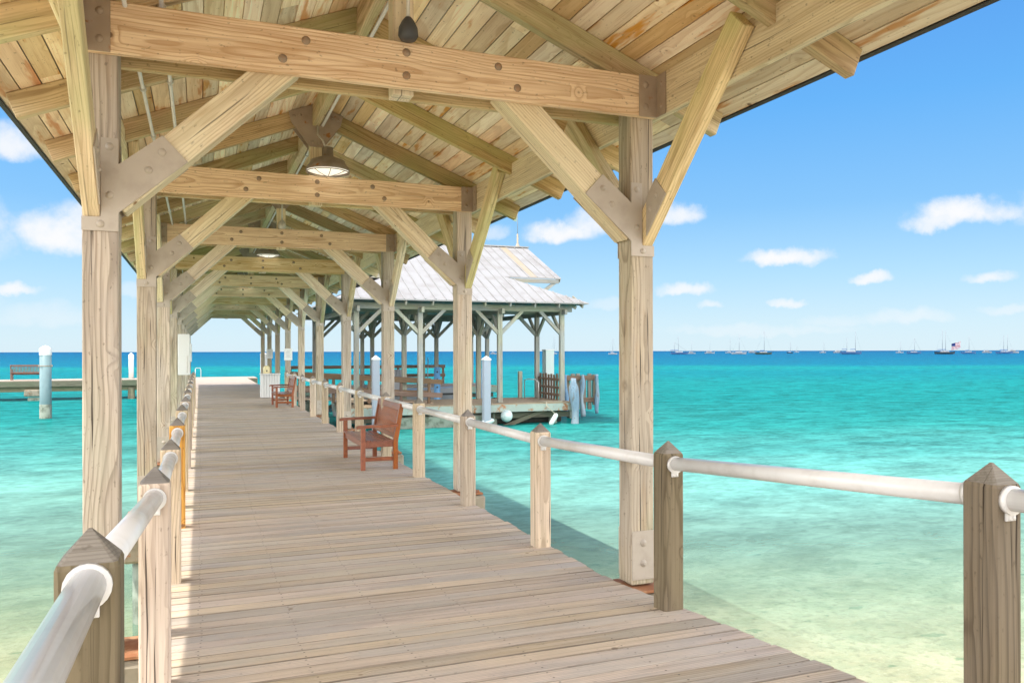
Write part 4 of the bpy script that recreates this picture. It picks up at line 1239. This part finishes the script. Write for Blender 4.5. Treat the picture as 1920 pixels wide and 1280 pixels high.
# slatted grey locker on far dock
t = thing('dock_locker', 'grey vertical board locker on the far pavilion dock', 'locker', (9.55, 41.3, -0.05))
bm = bmesh.new(); add_box(bm, (9.6, 41.3, 0.36), (0.9, 0.5, 0.82), None, 0.01); wobj('body', bm, 'grey_board', t)
bm = bmesh.new()
for i in range(5): add_box(bm, (9.24 + i * 0.18, 41.04, 0.36), (0.15, 0.03, 0.8), None, 0.004)
wobj('board_front', bm, 'grey_board', t)

# ------------------------------------------------------------------ boats
def hull_bm(L, B, H, draft=0.25, sheer=0.25, stern=0.75):
    bm = bmesh.new()
    n = 12
    secs = []
    for i in range(n + 1):
        f = i / n                                    # 0 stern -> 1 bow
        w = B / 2 * (stern + (1 - stern) * math.sin(min(1, f / 0.45) * math.pi / 2)) if f < 0.45 else B / 2 * max(0.02, math.cos((f - 0.45) / 0.55 * math.pi / 2) ** 0.8)
        zt = H * (1 + sheer * (2 * f - 0.9) ** 2)
        x = -L / 2 + f * L
        xb = x * (0.9 if f > 0.5 else 0.95)
        secs.append([bm.verts.new((x, -w, zt)), bm.verts.new((xb, -w * 0.85, 0.3 * H)), bm.verts.new((xb, -w * 0.5, -draft)), bm.verts.new((xb, w * 0.5, -draft)), bm.verts.new((xb, w * 0.85, 0.3 * H)), bm.verts.new((x, w, zt))])
    for i in range(n):
        for k in range(5):
            f = bm.faces.new((secs[i][k], secs[i][k + 1], secs[i + 1][k + 1], secs[i + 1][k])); f.smooth = False
        bm.faces.new((secs[i][5], secs[i][0], secs[i + 1][0], secs[i + 1][5]))
    bm.faces.new(secs[0]); bm.faces.new(list(reversed(secs[-1])))
    bmesh.ops.recalc_face_normals(bm, faces=bm.faces)
    return bm
def boat_at(px, dist):
    u = (px - 960) / 1500
    return Vector((dist * (math.sin(TH) + u * math.cos(TH)), dist * (math.cos(TH) - u * math.sin(TH)), WATER_Z))
KX = 1 / 1500
def sailboat(px, hull_px, masts, hmat, label, dist=690, yaw=0.0, cabin='hull_white', boom=True, flag=False, stays=True, furl=False):
    p = boat_at(px, dist)
    rz = -TH + yaw
    t = thing('sailboat', label, 'sailboat', p, rz, 'yachts at anchor near the horizon')
    L = hull_px * dist * KX / max(0.5, abs(math.cos(yaw)))
    M = Matrix.Translation(p) @ Matrix.Rotation(rz, 4, 'Z')
    hh = max(1.0, L * 0.10)
    obj('hull', hull_bm(L, L * 0.28, hh), hmat, t, M)
    bm = bmesh.new(); add_box(bm, (-L * 0.02, 0, hh * 1.25), (L * 0.4, L * 0.15, hh * 0.6), None, hh * 0.12); obj('cabin', bm, cabin, t, M)
    tops = []
    for (mx_, my_) in masts:                       # pixel x and pixel y of each masthead
        ztop = (658.3 - 0.0022 * (px - 960) - my_) * dist * KX + CAMH - WATER_Z
        lx = (mx_ - px) * dist * KX
        bm = bmesh.new(); add_tube(bm, [(lx, 0, hh * 0.8), (lx, 0, ztop)], [0.17, 0.13], 6)
        obj('mast', bm, 'mast_grey', t, M)
        tops.append((lx, ztop))
        if boom:
            bm = bmesh.new(); add_tube(bm, [(lx, 0, hh * 2.3), (lx - L * 0.24, 0, hh * 2.25)], 0.24, 6); obj('furled_sail', bm, 'canvas_blue' if hmat != 'hull_white' else 'hull_white', t, M)
    if stays and tops:
        bm = bmesh.new()
        lx, zt = tops[0]; add_tube(bm, [(lx, 0, zt * 0.97), (-L * 0.46, 0, hh * 1.1)], 0.035, 4)
        lx, zt = tops[-1]; add_tube(bm, [(lx, 0, zt * 0.97), (L * 0.48, 0, hh * 1.2)], 0.07 if furl else 0.035, 4)
        obj('rigging', bm, 'mast_grey', t, M)
    if flag:
        bm = bmesh.new()
        nx, nz = 8, 4
        fxs = 20 * dist * KX * 0.85; fzs = 12 * dist * KX
        x0 = 12 * dist * KX
        gv = [[bm.verts.new((x0 + fxs * i / nx, 0.25 * math.sin(i * 1.1), hh * 1.9 + fzs * (j / nz - 0.0) + 0.28 * fxs * i / nx * 0.9)) for i in range(nx + 1)] for j in range(nz + 1)]
        for j in range(nz):
            for i in range(nx): bm.faces.new((gv[j][i], gv[j][i + 1], gv[j + 1][i + 1], gv[j + 1][i]))
        r0 = bmesh.ops.solidify(bm, geom=bm.faces[:], thickness=0.04)
        obj('flag', bm, 'flag_cloth', t, M)
    return t
def motorboat(px, hull_px, label, dist=900, top=3.2, yaw=0.0, mast=None):
    p = boat_at(px, dist)
    rz = -TH + yaw
    t = thing('motor_yacht', label, 'motor yacht', p, rz, 'yachts at anchor near the horizon')
    L = hull_px * dist * KX
    M = Matrix.Translation(p) @ Matrix.Rotation(rz, 4, 'Z')
    hh = L * 0.11
    obj('hull', hull_bm(L, L * 0.3, hh, sheer=0.35), 'hull_white', t, M)
    bm = bmesh.new(); add_box(bm, (-L * 0.08, 0, hh * 1.6), (L * 0.5, L * 0.22, hh * 1.1), None, hh * 0.25); obj('cabin', bm, 'hull_white', t, M)
    bm = bmesh.new(); add_box(bm, (-L * 0.06, 0, hh * 1.72), (L * 0.46, L * 0.228, hh * 0.35)); obj('window', bm, 'window_dark', t, M)
    bm = bmesh.new(); add_box(bm, (-L * 0.12, 0, hh * 2.6), (L * 0.3, L * 0.2, hh * 0.25), None, hh * 0.08); add_tube(bm, [(-L * 0.2, 0, hh * 2), (-L * 0.12, 0, hh * 3.6)], L * 0.008, 5); obj('flybridge', bm, 'hull_white', t, M)
    if mast:
        bm = bmesh.new(); zt = (658.3 - 0.0022 * (px - 960) - mast) * dist * KX + 2.9
        add_tube(bm, [(0, 0, hh), (0, 0, zt)], 0.1, 5); obj('mast', bm, 'mast_grey', t, M)
    return t
sailboat(1149, 17, [(1149, 633)], 'hull_white', 'small white sailboat just left of the nearest right roof post')
sailboat(1274, 34, [(1272, 630), (1265, 641)], 'hull_blue', 'blue hulled two masted sailboat right of the nearest right roof post', furl=True)
motorboat(1297, 15, 'small low motor yacht with thin mast beside the blue two masted sailboat', 800, mast=638)
motorboat(1331, 19, 'white motor yacht with flybridge between the blue two masted sailboat and the white sloop', 850, mast=637)
sailboat(1368, 16, [(1369, 635)], 'hull_white', 'faint white sailboat just left of the larger white sloop', 1000)
sailboat(1386, 30, [(1386, 627)], 'hull_white', 'white sloop with tall mast next to the dark green sloop', 700, yaw=0.2)
motorboat(1411, 15, 'low white motor yacht far behind the dark green sloop', 1100)
sailboat(1432, 32, [(1433, 619)], 'hull_green', 'dark green sloop with a single very tall mast', 640)
sailboat(1481, 12, [(1482, 641)], 'hull_dark', 'tiny dark sloop alone right of the dark green sloop', 900)
sailboat(1494, 9, [(1494, 647)], 'hull_white', 'tiniest white sailboat in the gap left of the dark ketch', 1300)
sailboat(1543, 12, [(1545, 640)], 'hull_white', 'tiny white sailboat halfway to the dark ketch', 1000)
motorboat(1572, 18, 'white motor yacht close behind the stern of the dark ketch', 1000)
sailboat(1596, 40, [(1588, 632), (1604, 621)], 'hull_blue', 'dark ketch with two masts of unequal height', 660)
sailboat(1687, 14, [(1688, 641)], 'hull_white', 'small white sailboat left of the blue sloop with slanting furled sail', 900)
sailboat(1714, 27, [(1715, 634)], 'hull_blue', 'blue sloop with slanting furled foresail', 720, furl=True)
sailboat(1772, 38, [(1767, 618), (1773, 620)], 'hull_dark', 'black and red schooner with two masts flying a large striped flag', 620, flag=True)
sailboat(1816, 28, [(1817, 629)], 'hull_blue', 'blue sloop with small cabin right of the flag schooner', 700)
motorboat(1851, 18, 'white motor yacht second from the right edge', 900)
sailboat(1884, 32, [(1882, 628), (1889, 627)], 'hull_blue', 'two masted sailboat in front of the large white cruiser at right edge', 700)
motorboat(1899, 24, 'large white motor cruiser at the right edge behind the two masted sailboat', 820)
sailboat(1039, 12, [(1039, 626)], 'hull_white', 'white sailboat seen between the pavilion corner posts', 800)
motorboat(926, 13, 'white motor yacht seen through the middle of the pavilion', 800)
# skiff in the slip
p = Vector((8.7, 36.4, WATER_Z))
t = thing('skiff', 'white open skiff moored in the slip under the pavilion roof', 'boat', p)
M = Matrix.Translation(p)
obj('hull', hull_bm(6.4, 2.0, 1.15, sheer=0.1), 'hull_white', t, M)
bm = bmesh.new(); add_box(bm, (-0.2, -0.98, 0.95), (5.6, 0.06, 0.09)); add_box(bm, (-0.2, 0.98, 0.95), (5.6, 0.06, 0.09)); obj('rub_rail', bm, 'black', t, M)
bm = bmesh.new(); add_box(bm, (-0.4, 0, 1.35), (0.8, 0.7, 0.5), None, 0.05); obj('console', bm, 'hull_white', t, M)
bm = bmesh.new(); add_tube(bm, [(1.3, 0.2, 1.0), (1.32, 0.2, 2.6)], 0.02, 6); obj('pole', bm, 'mast_grey', t, M)

# ------------------------------------------------------------------ pier head supports at left
ph_ = thing('pier_head_frame', 'weathered green timber beams and concrete piles carrying the pier head path at left', 'pier frame', (-15, 55, -1))
beam('fascia', (-70, 55.02, -0.20), (3.5, 55.02, -0.20), 0.12, 0.32, 'pier_timber', ph_)
beam('waler', (-70, 55.3, -0.52), (3.5, 55.3, -0.52), 0.2, 0.3, 'pier_timber', ph_)
beam('fascia', (3.48, 55.1, -0.20), (3.48, 58, -0.20), 0.08, 0.3, 'pier_timber', ph_)
for i, x in enumerate((-26, -18, -9.35, -1.2, 2.6)):
    bm = bmesh.new(); add_box(bm, (x, 55.3, -0.74), (0.85, 0.8, 0.40), None, 0.05); wobj('pile_head', bm, 'concrete', ph_)
    bm = bmesh.new(); add_box(bm, (x + 0.1, 55.3, -2.2), (0.7, 0.6, 2.4), None, 0.04); wobj('pile', bm, 'algae_concrete', ph_)
bm = bmesh.new(); add_tube(bm, [(-4.0, 55.2, -3), (-4.0, 55.2, -0.5)], 0.2, 12); wobj('pile', bm, 'pier_timber', ph_)
bm = bmesh.new(); add_tube(bm, [(-0.3, 57.7, 0), (-0.3, 57.7, 0.55), (-0.25, 57.75, 0.62), (0.0, 57.9, 0.62), (0.05, 57.95, 0.5), (0.05, 58.1, -0.6)], 0.022, 8)
tag(wobj('ladder_rail', bm, 'white_paint'), 'bent white ladder handrail at the far end of the pier', 'ladder rail')
